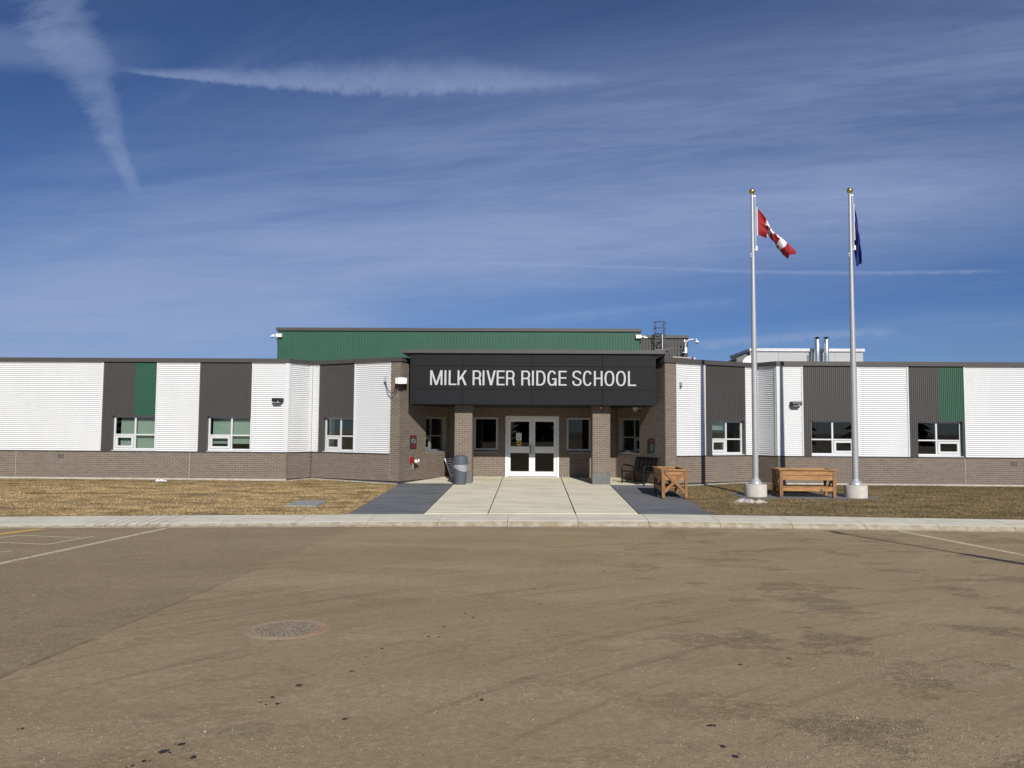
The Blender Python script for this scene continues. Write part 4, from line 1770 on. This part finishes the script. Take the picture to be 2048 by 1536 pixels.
def flag(name, lab, top, bot, mats, colour, fold, tuck=lambda u, v: (v, 0.), nu=72, nv=36):
    vs, fs, mi = [], [], []
    for i in range(nu + 1):
        u = i / nu
        a, b = along(top, u), along(bot, u)
        for j in range(nv + 1):
            v = j / nv
            g, back = tuck(u, v)
            p = a.lerp(b, g) + Vector((0, back, 0))
            p = p + fold(u, v)
            vs.append(p)
    for i in range(nu):
        for j in range(nv):
            fs.append((i * (nv + 1) + j, (i + 1) * (nv + 1) + j, (i + 1) * (nv + 1) + j + 1, i * (nv + 1) + j + 1))
            mi.append(colour((i + .5) / nu, (j + .5) / nv))
    m = MB()
    m.v, m.f, m.m = [tuple(v) for v in vs], fs, mi
    o = m.build(name, mats, smooth=False, fix=False)
    for p in o.data.polygons: p.use_smooth = True
    so = o.modifiers.new('cloth', 'SOLIDIFY')
    so.thickness = .004
    return tag(o, lab, 'flag', 'flags on the poles')


Yf = 22.0
top = [(6.606, Yf, 8.315), (6.865, Yf - .02, 7.97), (7.138, Yf - .03, 7.611), (7.411, Yf - .02, 7.312), (7.650, Yf, 7.060), (7.685, Yf, 6.97), (7.66, Yf - .02, 6.90)]
bot = [(6.612, Yf, 7.491), (6.83, Yf + .03, 7.462), (7.04, Yf + .03, 7.445), (7.12, Yf + .05, 7.34), (7.235, Yf, 7.17), (7.38, Yf - .03, 6.98), (7.46, Yf - .05, 6.79)]


def fold1(u, v):
    k = min(1, u * 3)
    y = .11 * k * math.sin(v * 6.5 + u * 4.5) + .05 * k * math.sin(v * 14 - u * 7)
    x = -.05 * k * math.sin(v * math.pi) * (u > .3) + .02 * k * math.sin(v * 9 + u * 9)
    return Vector((x, y, .03 * k * math.sin(v * 8 + u * 12)))


def col1(u, v):
    if u < .25 or u > .75: return 0
    return 0 if in_poly((u - .5) * 2 / .88, (.5 - v) / .88, LEAF) else 1


def tuck1(u, v):
    """the lower part of the middle is folded away behind the upper part"""
    k = min(1, max(0, (u - .27) / .10)) * min(1, max(0, (1.02 - u) / .12))
    e = .40
    g = v / e if v < e else max(.15, 1 - (v - e) * 1.1)
    return v + (g - v) * k, k * (.015 if v < e else .06 + .05 * (v - e))


fl = flag('flag', 'red and white flag with a leaf, half furled in the wind', top, bot, flag_mat('flag_cloth', [(.27, .008, .016), (.74, .72, .72)]), col1, fold1, tuck1)
m = MB()
m.tube([(6.600, Yf, 8.33), (6.606, Yf, 7.48)], .016, 6)
m.build('heading', M['rope'], fl)
Yf = 21.93
top = [(9.405, Yf, 8.387), (9.47, Yf - .03, 8.06), (9.53, Yf - .02, 7.75), (9.56, Yf, 7.50), (9.53, Yf, 7.26), (9.55, Yf, 6.95), (9.545, Yf, 6.60)]
bot = [(9.412, Yf, 7.34), (9.420, Yf + .02, 7.22), (9.425, Yf, 7.08), (9.43, Yf, 6.94), (9.435, Yf, 6.80), (9.44, Yf, 6.64), (9.445, Yf, 6.52)]


def fold2(u, v):
    k = min(1, u * 3)
    return Vector((.02 * k * math.sin(v * 12 + u * 6), .10 * k * math.sin(v * 9 + u * 3) + .04 * k * math.sin(v * 21), .02 * math.sin(u * 20) * k))


fl = flag('flag', 'dark blue flag hanging limp against its pole', top, bot, flag_mat('flag_cloth', [(.020, .026, .20)]), lambda u, v: 0, fold2)
m = MB()
m.tube([(9.400, Yf, 8.40), (9.412, Yf, 7.32)], .014, 6)
m.build('heading', M['rope'], fl)

# ------------------------------------------------------------------ things on the ground
# pad under the poles
m = MB()
m.hexa([(5.95, 21.45, -.6), (9.85, 21.45, -.6), (9.85, 22.75, -.6), (5.95, 22.75, -.6), (5.95, 21.45, slz(21.45) + .008), (9.85, 21.45, slz(21.45) + .008), (9.85, 22.75, slz(22.75) + .008), (5.95, 22.75, slz(22.75) + .008)])
pad = structure(m.build('paved_pad', M['dark_walk']))


def planter(x, y, rz, lab):
    """raised cedar bed: legs, cap boards, side boards, lower shelf and crossed end braces"""
    t = empty('planter_box', (x, y, slz(y) + .010), rz, lab, 'planter', 'raised cedar planters')
    L, W_, H = .79, .36, .80
    for sx in (-1, 1):
        for sy in (-1, 1):
            m = MB()
            cx, cy = sx * (L - .045), sy * (W_ - .045)
            m.box(cx - .045, cx + .045, cy - .045, cy + .045, 0, H - .04)
            m.build('leg', M['wood_post'], t, bevel=.005)
    for sy in (-1, 1):
        for z in (.555, .695):
            m = MB()
            m.box(-L + .092, L - .092, sy * (W_ - .03) - .018, sy * (W_ - .03) + .018, z - .068, z + .062)
            m.build('side_board', M['wood'], t, bevel=.003)
        m = MB()
        m.box(-L - .03, L + .03, sy * (W_ - .02) - .05, sy * (W_ - .02) + .05, H - .038, H)
        m.build('cap_board', M['wood'], t, bevel=.004)
        m = MB()
        m.box(-L + .092, L - .092, sy * (W_ - .035) - .016, sy * (W_ - .035) + .016, .175, .275)
        m.build('shelf_rail', M['wood'], t, bevel=.003)
    for sx in (-1, 1):
        for z in (.555, .695):
            m = MB()
            m.box(sx * (L - .035) - .016, sx * (L - .035) + .016, -W_ + .092, W_ - .092, z - .068, z + .062)
            m.build('end_board', M['wood'], t, bevel=.003)
        m = MB()
        m.box(sx * (L - .02) - .048, sx * (L - .02) + .048, -W_ + .072, W_ - .072, H - .040, H - .002)
        m.build('cap_board', M['wood'], t, bevel=.004)
        xx = sx * (L + .001)
        for q, (y0, y1) in enumerate(((-1, 1), (1, -1))):
            p0 = Vector((xx - sx * .012 * q, y0 * (W_ - .08), .17))
            p1 = Vector((xx - sx * .012 * q, y1 * (W_ - .08), .735))
            d = (p1 - p0).normalized()
            nrm = Vector((1, 0, 0))
            sd = d.cross(nrm).normalized() * .042
            th_ = nrm * (.011)
            m = MB()
            m.hexa([p0 - sd - th_, p0 + sd - th_, p0 + sd + th_, p0 - sd + th_, p1 - sd - th_, p1 + sd - th_, p1 + sd + th_, p1 - sd + th_])
            m.build('cross_brace', M['wood_post'], t, bevel=.003)
    for k in range(5):
        yy = -W_ + .06 + k * .15
        m = MB()
        m.box(-L + .08, L - .08, yy - .055, yy + .055, .276, .298)
        m.build('shelf_slat', M['wood'], t)
    m = MB()
    m.box(-L + .06, L - .06, -W_ + .06, W_ - .06, .50, .735)
    m.build('liner', M['soil'], t)
    return t


planter(3.985, 21.88, R(89), 'cedar planter standing end on, on the charcoal paving beside the bench')
planter(7.845, 22.02, R(-.5), 'cedar planter standing broadside between the two flagpoles')

# bench
bn = empty('bench', (3.54, 25.02, slz(24.9) + .012), R(-61), 'black metal bench with slotted back and curved arms in the entrance recess', 'bench')
hl = .585
for sx in (-1, 1):
    m = MB()
    x = sx * hl
    m.tube([(x, -.26, 0), (x, -.27, .40), (x, -.265, .54), (x, -.23, .605), (x, -.16, .625), (x, .02, .60), (x, .20, .555)], .027, 8)
    m.build('arm', M['black'], bn, smooth=True)
    m = MB()
    m.tube([(x, .30, 0), (x, .22, .30), (x, .20, .42), (x, .33, .84)], .027, 8)
    m.build('leg', M['black'], bn, smooth=True)
    m = MB()
    m.beam((x, -.26, .405), (x, .21, .39), .03, .03)
    m.build('seat_rail', M['black'], bn)
for k in range(6):
    m = MB()
    y0 = -.255 + k * .078
    m.box(-hl + .02, hl - .02, y0, y0 + .068, .410 - k * .003, .43 - k * .003)
    m.build('seat_slat', M['black'], bn)
bk0, bk1 = Vector((0, .215, .46)), Vector((0, .335, .85))
for k in range(7):
    c = bk0.lerp(bk1, k / 6)
    m = MB()
    hgt = .052 if k < 6 else .08
    d = (bk1 - bk0).normalized() * (hgt / 2)
    nn = Vector((0, d.z, -d.y)).normalized() * .007
    p = [c - d - nn, c - d + nn, c + d - nn, c + d + nn]
    X0, X1 = Vector((-hl + .02, 0, 0)), Vector((hl - .02, 0, 0))
    m.hexa([p[0] + X0, p[0] + X1, p[1] + X1, p[1] + X0, p[2] + X0, p[2] + X1, p[3] + X1, p[3] + X0])
    m.build('back_slat', M['black'], bn)
for k in range(6):
    xx = -hl + .04 + k * (2 * hl - .08) / 5
    m = MB()
    m.beam(bk0 + Vector((xx, -.009, -.02)), bk1 + Vector((xx, -.009, .02)), .085, .008, (0, 1, .3))
    m.build('back_strap', M['black'], bn)

# litter bin
tb = empty('litter_bin', (-2.335, 24.50, slz(24.5) + .012), R(12), 'round grey litter bin with domed lid and plastic bag at the foot of a column', 'bin')
m = MB()
m.lathe([(0, 0), (.195, 0), (.20, .02), (.225, .60), (.232, .66), (.225, .665), (0, .665)], 32)
m.build('body', M['bin'], tb, smooth=True)
m = MB()
m.lathe([(.226, .655), (.262, .655), (.270, .675), (.266, .70), (.243, .712), (.234, .86), (.205, .905), (.12, .945), (0, .955)], 32)
m.build('lid', M['bin'], tb, smooth=True)
m = MB()
for k in range(1):
    a0, a1 = R(-90 - 38), R(-90 + 38)
    n = 10
    vs = []
    for r in (.236, .243):
        for z in (.735, .865):
            vs += [(r * math.cos(a0 + (a1 - a0) * i / n), r * math.sin(a0 + (a1 - a0) * i / n), z) for i in range(n + 1)]
    q = n + 1
    fs = []
    for i in range(n):
        fs += [(2 * q + i, 2 * q + i + 1, 3 * q + i + 1, 3 * q + i), (i, q + i, q + i + 1, i + 1), (q + i, 3 * q + i, 3 * q + i + 1, q + i + 1), (i, i + 1, 2 * q + i + 1, 2 * q + i)]
    fs += [(0, 2 * q, 3 * q, q), (n, q + n, 3 * q + n, 2 * q + n)]
    m.add(vs, fs)
m.build('push_flap', M['bin'], tb)


def bag_mat():
    m_, t_, b_ = nodes('bin_bag')
    b_.inputs['Base Color'].default_value = (.52, .54, .56, 1)
    b_.inputs['Roughness'].default_value = .25
    b_.inputs['Alpha'].default_value = .55
    n_ = noise(t_, coords(t_), 16, 4, .6)
    bump(t_, b_, n_, .9, .03)
    return m_


m = MB()
nseg = 40
vs = []
rg = random.Random(4)
drops = [.47 + .03 * math.sin(i * .31 + 1.) - .035 * math.sin(i * .157 + 2) for i in range(nseg)]
for row, (r, zf) in enumerate(((.236, 1.), (.244, .55), (.236, 0.))):
    for i in range(nseg):
        a = 2 * math.pi * i / nseg
        z = drops[i] + (.66 - drops[i]) * zf
        rr = r + .008 * math.sin(i * 2.1 + row * 2) + rg.uniform(-.003, .003)
        vs.append((rr * math.cos(a), rr * math.sin(a), z))
m.add(vs, [(k * nseg + i, k * nseg + (i + 1) % nseg, (k + 1) * nseg + (i + 1) % nseg, (k + 1) * nseg + i) for k in range(2) for i in range(nseg)])
m.build('bag', bag_mat(), tb, smooth=True, fix=False)

# letter board leaning on the recess wall behind the bin
lb = empty('letter_board', (-2.78, 26.95, slz(26.9) + .02), math.atan2(2.85, 1.25), 'pale board with black lettering leaning on the recess wall behind the litter bin', 'board')
m = MB()
lean = .27
m.hexa([(-.25, -.012, 0), (.25, -.012, 0), (.25, .012, 0), (-.25, .012, 0), (-.25, lean - .012, .66), (.25, lean - .012, .66), (.25, lean + .012, .66), (-.25, lean + .012, .66)])
m.build('panel', M['white'], lb, bevel=.003)
rg = random.Random(8)
for r in range(6):
    z0 = .58 - r * .09
    m = MB()
    x0 = -.21 + rg.uniform(0, .08)
    while x0 < .18:
        wd_ = rg.uniform(.025, .05)
        f0, f1 = lean * z0 / .66, lean * (z0 + .05) / .66
        m.hexa([(x0, f0 - .0155, z0), (x0 + wd_, f0 - .0155, z0), (x0 + wd_, f0 - .0125, z0), (x0, f0 - .0125, z0), (x0, f1 - .0155, z0 + .05), (x0 + wd_, f1 - .0155, z0 + .05), (x0 + wd_, f1 - .0125, z0 + .05), (x0, f1 - .0125, z0 + .05)])
        x0 += wd_ + rg.choice((.015, .015, .05))
    m.build('text_line', M['sign_black'], lb)

# access cover, snow remnants
m = MB()
y0, y1 = 18.87, 19.90
m.hexa([(-6.24, y0, -.5), (-5.43, y0, -.5), (-5.43, y1, -.5), (-6.24, y1, -.5), (-6.24, y0, slz(y0) + .03), (-5.43, y0, slz(y0) + .03), (-5.43, y1, slz(y1) + .03), (-6.24, y1, slz(y1) + .03)])
tag(m.build('access_cover', M['grey_slab'], bevel=.01), 'flat square concrete cover set in the golden lawn near the sidewalk', 'cover')


def heap(name, lab, x, y, lumps, mt, seed):
    rg = random.Random(seed)
    bm = bmesh.new()
    for lx, ly, rx, ry, hz in lumps:
        r = bmesh.ops.create_icosphere(bm, subdivisions=3, radius=1, matrix=Matrix.Translation((lx, ly, 0)) @ Matrix.Diagonal((rx, ry, hz, 1)))
        for v in r['verts']:
            k = 1 + .28 * math.sin(v.co.x * 31 + v.co.y * 17 + seed) * math.sin(v.co.y * 23 - v.co.x * 11) + rg.uniform(-.22, .22)
            v.co.z *= k
            v.co.z += .03 * math.sin(v.co.x * 57 + 1) * math.sin(v.co.y * 61)
            v.co.x += .04 * math.sin(v.co.y * 29 + v.co.x * 13)
            v.co.y += .04 * math.sin(v.co.x * 25)
    me = bpy.data.meshes.new(name)
    bm.to_mesh(me)
    bm.free()
    me.materials.append(mt)
    o = bpy.data.objects.new(name, me)
    C.objects.link(o)
    o.location = (x, y, slz(y) - .01)
    return tag(o, lab, 'snow')


heap('snow_patch', 'dirty remnant of snow melting on the brown lawn before a flagpole', 5.86, 20.55, [(-.12, .02, .28, .16, .10), (.27, -.05, .18, .11, .085), (.06, .05, .26, .16, .05), (-.42, -.06, .2, .07, .018), (.12, -.12, .2, .07, .022)], M['snow'], 3)
heap('snow_patch', 'small clean white clump of snow at the foot of the brick base', -12.32, 24.7, [(-.05, 0, .13, .10, .05), (.12, 0, .09, .08, .035)], M['snow_clean'], 9)

# manhole in the lot
mz = lotz(7.07)
mh = empty('manhole_cover', (-2.27, 7.07, mz), 0, 'round rusty manhole cover filled with grit in the dusty lot', 'manhole')
mh.rotation_euler = (math.atan(-.03), 0, 0)


def grit_mat():
    m_, t_, b_ = nodes('gritty_iron')
    v = coords(t_)
    x, y, z = sepxyz(t_, v)
    n_ = noise(t_, v, 55, 5, .75)
    c = mixc(t_, n_.ss(.35, .65), (.24, .185, .12), (.40, .31, .20))
    rust = x.ss(.17, .33) * noise(t_, v, 9, 3).ss(.35, .6)
    c = mixc(t_, rust * .8, c, (.40, .215, .11))
    t_.links.new(c, b_.inputs['Base Color'])
    b_.inputs['Roughness'].default_value = .95
    bump(t_, b_, n_, .8, .01)
    return m_


M['grit'] = grit_mat()
M['iron'] = mat('dirty_iron', (.12, .095, .07), .8, var=.4, scale=20)
m = MB()
m.lathe([(.335, .001), (.345, .0055), (.375, .0055), (.385, .0005)], 48)
m.build('frame', M['grit'], mh)
m = MB()
m.lathe([(.328, .001), (.328, .0045), (0, .0045)], 48)
m.build('lid', M['grit'], mh)
for i in range(-9, 10):
    for j in range(-9, 10):
        x, y = i * .034 + (.017 if j % 2 else 0), j * .034
        if random.random() < .72 and .05 ** 2 < x * x + y * y < .30 ** 2:
            m = MB() if 'lug' not in globals() else None
            if m is not None:
                m.hexa([(-.012, -.010, 0), (.012, -.010, 0), (.012, .010, 0), (-.012, .010, 0), (-.008, -.006, .004), (.008, -.006, .004), (.008, .006, .004), (-.008, .006, .004)])
                lug = m.mesh('lug', M['iron'])
            o = bpy.data.objects.new('lug', lug)
            C.objects.link(o)
            o.parent = mh
            o.location = (x + random.uniform(-.006, .006), y + random.uniform(-.006, .006), random.uniform(.0025, .0045))
            o.rotation_euler = (0, 0, random.uniform(-.5, .5))

# painted stall lines (structure)
def painted(name, a, b, w, mt, lift=.004):
    a, b = Vector(a), Vector(b)
    d = (b - a).normalized()
    sd = Vector((-d.y, d.x)) * w / 2
    m = MB()
    n = max(1, int((b - a).length / 1.))
    vs = []
    for i in range(n + 1):
        p = a.lerp(b, i / n)
        for q in (p - sd, p + sd):
            vs.append((q.x, q.y, lotz(q.y) + lift))
    m.add(vs, [(2 * i, 2 * i + 1, 2 * i + 3, 2 * i + 2) for i in range(n)])
    return structure(m.build(name, mt, fix=False))


painted('stall_line', (-7.66, 10.2), (-7.70, 15.75), .13, M['stall_paint'])
painted('stall_line', (8.05, 16.95), (8.46, 9.5), .16, M['stall_paint'])
painted('stall_line', (-10.6, 12.6), (-10.13, 15.35), .30, M['kerb_paint'])
painted('stall_marking', (-9.83, 13.3), (-9.82, 14.2), .08, M['stall_paint'])
painted('stall_marking', (-9.82, 14.22), (-8.46, 13.95), .08, M['stall_paint'], .0045)
painted('stall_marking', (-9.40, 13.15), (-8.42, 12.94), .08, M['stall_paint'])
painted('stall_marking', (-8.40, 12.9), (-8.32, 14.2), .08, M['stall_paint'], .0045)
painted('stall_marking', (-8.55, 11.93), (-8.40, 12.06), .08, M['stall_paint'])

OIL = [(-1.98, 4.32, 0.02), (-2.03, 4.21, 0.028), (-1.83, 4.14, 0.019), (-1.65, 5.41, 0.022), (-1.75, 5.15, 0.015), (-1.67, 5.02, 0.015), (-1.16, 4.76, 0.016), (-0.33, 5.16, 0.014), (-0.37, 5.24, 0.007), (-1.26, 6.43, 0.015), (-1.34, 6.17, 0.008), (-0.69, 7.85, 0.016), (-0.58, 7.68, 0.015), (-0.83, 7.26, 0.015), (-0.92, 6.86, 0.014), (-0.83, 6.86, 0.011), (-3.03, 4.51, 0.012), (-2.07, 4.08, 0.014), (-2.1, 4.02, 0.011), (-1.83, 4.48, 0.006), (-1.74, 5.0, 0.01), (-1.79, 5.04, 0.008), (-1.36, 5.77, 0.015), (1.12, 4.76, 0.021), (1.1, 4.43, 0.018), (1.13, 4.29, 0.019), (1.66, 6.12, 0.018), (2.11, 6.32, 0.019), (0.09, 8.38, 0.017), (0.03, 9.3, 0.019), (1.03, 10.74, 0.021), (1.13, 8.18, 0.011)]

m = MB()
rg = random.Random(12)
for x, y, r in OIL:
    for q in range(2):
        ox, oy, rr = (0, 0, r) if q == 0 else (rg.uniform(-2.4, 2.4) * r, rg.uniform(-2.4, 2.4) * r, r * rg.uniform(.2, .5))
        k = 12
        vs = [(x + ox, y + oy, lotz(y + oy) + .003 + q * .001)]
        for i in range(k):
            a = 2 * math.pi * i / k
            e = rr * rg.uniform(.75, 1.2)
            px_, py_ = x + ox + e * math.cos(a), y + oy + e * math.sin(a) * 1.15
            vs.append((px_, py_, lotz(py_) + .003 + q * .001))
        m.add(vs, [(0, 1 + i, 1 + (i + 1) % k) for i in range(k)])
o = m.build('oil_drips', M['oil_solid'], fix=False)
o['kind'] = 'stuff'

# loose grit on the lot
import numpy as np
rng = np.random.default_rng(5)


def bulk(name, verts, faces_n, per_face, mt):
    """fast mesh from arrays: verts (N,3), faces as consecutive index groups"""
    me = bpy.data.meshes.new(name)
    nf = len(faces_n)
    me.vertices.add(len(verts))
    me.vertices.foreach_set('co', verts.astype('f4').ravel())
    me.loops.add(nf * per_face)
    me.loops.foreach_set('vertex_index', faces_n.astype('i4').ravel())
    me.polygons.add(nf)
    me.polygons.foreach_set('loop_start', np.arange(0, nf * per_face, per_face, dtype='i4'))
    me.polygons.foreach_set('loop_total', np.full(nf, per_face, dtype='i4'))
    me.update(calc_edges=True)
    me.validate()
    me.materials.append(mt)
    o = bpy.data.objects.new(name, me)
    C.objects.link(o)
    o['kind'] = 'stuff'
    return o


def gravel(n):
    pts = []
    cl = [(3.26, 6.34, .55), (1.6, 4.4, .5), (2.1, 4.9, .5), (2.7, 6.0, .5), (2.5, 4.5, .55), (.7, 6.1, .5), (-2.6, 4.4, .6), (-1.2, 4.3, .4), (2.0, 4.0, .5), (1.0, 4.1, .4), (-.5, 5.2, .5), (3.4, 7.6, .8)]
    while len(pts) < n:
        if rng.random() < .42:
            c = cl[rng.integers(len(cl))]
            x, y = rng.normal(c[0], c[2]), rng.normal(c[1], c[2] * .55)
        elif rng.random() < .45:
            y = 3.4 + 14 * rng.random() ** 1.3
            if .72 * y + 1 < 4.: continue
            x = rng.uniform(-.72 * y - 1, -3.9)
        else:
            y = 3.3 + 13.5 * rng.random() ** 1.6
            x = rng.uniform(-.72 * y - 1, .72 * y + 1)
        if 3.2 < y < 16.8: pts.append((x, y))
    for i in range(9000):                             # grit washed against the kerb
        x = rng.uniform(-12, 12.5)
        pts.append((x, yin(x) - interp(x, WID) - .11 - abs(rng.normal(0, .10))))
    for i in range(2600):                             # and caught in the manhole cover
        rr, aa = .40 * math.sqrt(rng.random()), rng.random() * 6.283
        pts.append((-2.27 + rr * math.cos(aa), 7.07 + rr * math.sin(aa)))
    pts = np.array(pts)
    n = len(pts)
    y = pts[:, 1]
    r = np.clip(rng.lognormal(-5.75, .42, n), .0018, .0105)
    z = .06 - .03 * y + .0045 * (np.hypot(pts[:, 0] + 2.27, y - 7.07) < .33)
    base = np.array([(1, 0, 0), (-.5, .87, 0), (-.5, -.87, 0), (.1, .05, .85), (-.35, .2, .6)])
    ang = rng.random(n) * 6.283
    ca, sa = np.cos(ang), np.sin(ang)
    V = np.zeros((n, 5, 3))
    jit = 1 + rng.uniform(-.3, .3, (n, 5))
    V[:, :, 0] = (base[:, 0] * ca[:, None] - base[:, 1] * sa[:, None]) * r[:, None] * jit + pts[:, :1]
    V[:, :, 1] = (base[:, 0] * sa[:, None] + base[:, 1] * ca[:, None]) * r[:, None] * jit + pts[:, 1:]
    V[:, :, 2] = base[:, 2] * r[:, None] * jit + z[:, None] - .0005
    F = np.array([(0, 1, 3), (1, 4, 3), (1, 2, 4), (2, 3, 4), (2, 0, 3)])
    F = (F[None] + (np.arange(n) * 5)[:, None, None]).reshape(-1, 3)
    return bulk('gravel', V.reshape(-1, 3), F, 3, M['pebble'])


def pebble_mat():
    m_, t_, b_ = nodes('pebbles')
    g = t_.nodes.new('ShaderNodeNewGeometry')
    r = X(t_, g.outputs['Random Per Island'])
    c = mixc(t_, r, (.14, .11, .08), (.36, .29, .205))
    c = mixc(t_, r.ss(.965, .985), c, (.50, .44, .35))
    t_.links.new(c, b_.inputs['Base Color'])
    b_.inputs['Roughness'].default_value = .9
    return m_


M['pebble'] = pebble_mat()
gravel(80000)


# dormant grass
def grass(name, x0, x1, n, skip=()):
    x = rng.uniform(x0, x1, n)
    yi = np.interp(x, [p[0] for p in YIN], [p[1] for p in YIN])
    yb = np.interp(x, [-40, -8.27, -7.7, -4.3, 4.3, 7.75, 8.25, 40], [25.14, 25.14, 25.9, 24.3, 24.3, 26.1, 25.42, 25.42])
    y = yi + .03 + (yb - yi - .06) * rng.random(n)
    keep = np.ones(n, bool)
    for a, b, c, d in skip:
        keep &= ~((x > a) & (x < b) & (y > c) & (y < d))
    # clumping
    cl = np.sin(x * 2.1 + np.sin(y * 3.7) * 1.3) * np.sin(y * 3.3 + np.sin(x * 1.7) * 1.7)
    keep &= rng.random(n) < (.72 + .28 * cl)
    x, y, cl = x[keep], y[keep], cl[keep]
    n = len(x)
    z = -.28 + .03 * (y - 18.05)
    h = rng.uniform(.012, .040, n) * (1 + .35 * cl)
    w = rng.uniform(.004, .009, n)
    a = rng.random(n) * 6.283
    lean = rng.uniform(.2, 1.5, n) * h
    la = rng.random(n) * 6.283
    V = np.zeros((n, 3, 3))
    V[:, 0] = np.stack([x - w * np.cos(a), y - w * np.sin(a), z], 1)
    V[:, 1] = np.stack([x + w * np.cos(a), y + w * np.sin(a), z], 1)
    V[:, 2] = np.stack([x + lean * np.cos(la), y + lean * np.sin(la), z + h], 1)
    return bulk(name, V.reshape(-1, 3), np.arange(3 * n).reshape(-1, 3), 3, M['blade'])


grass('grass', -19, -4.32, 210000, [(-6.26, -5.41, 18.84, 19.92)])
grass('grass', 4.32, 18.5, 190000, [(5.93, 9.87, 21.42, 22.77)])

# ------------------------------------------------------------------ behind the photographer
lp = empty('lamp_post', (9.90, 2.9, .0), 0, 'tall parking lot lamp post whose thin shadow crosses the lot', 'lamp post')
m = MB()
m.lathe([(.10, -.1), (.095, 5.9), (.045, 5.95), (.04, 7.78), (0, 7.8)], 14)
m.build('pole', M['grey_base'], lp, smooth=True)
m = MB()
m.box(-.07, .07, -.16, .40, 7.72, 7.84)
m.build('lamp_head', M['grey_base'], lp, bevel=.02)


def conifer_line():
    m = MB()
    rg_ = random.Random(21)
    for i in range(26):
        x = -62 + i * 5 + rg_.uniform(-1.5, 1.5)
        y = -48 + rg_.uniform(-5, 4)
        h = rg_.uniform(6.5, 12.5)
        m.tube([(x, y, 0), (x, y, h * .9)], [.18, .03], 6)
        lv = 9
        for k in range(lv):
            z = h * (.08 + .9 * k / lv)
            r = (h * .24) * (1 - k / lv) + .15
            nb = 11
            for b in range(nb):
                a = 2 * math.pi * (b + rg_.random()) / nb
                rr = r * rg_.uniform(.7, 1.15)
                tip = Vector((x + rr * math.cos(a), y + rr * math.sin(a), z - rr * .35))
                sd = Vector((-math.sin(a), math.cos(a), 0)) * rr * .32
                m.add([(x, y, z + h * .08), tip - sd, tip + Vector((0, 0, -.1)), tip + sd], [(0, 1, 2), (0, 2, 3)])
    o = m.build('treeline', M['needles'], fix=False)
    o['kind'] = 'stuff'


conifer_line()
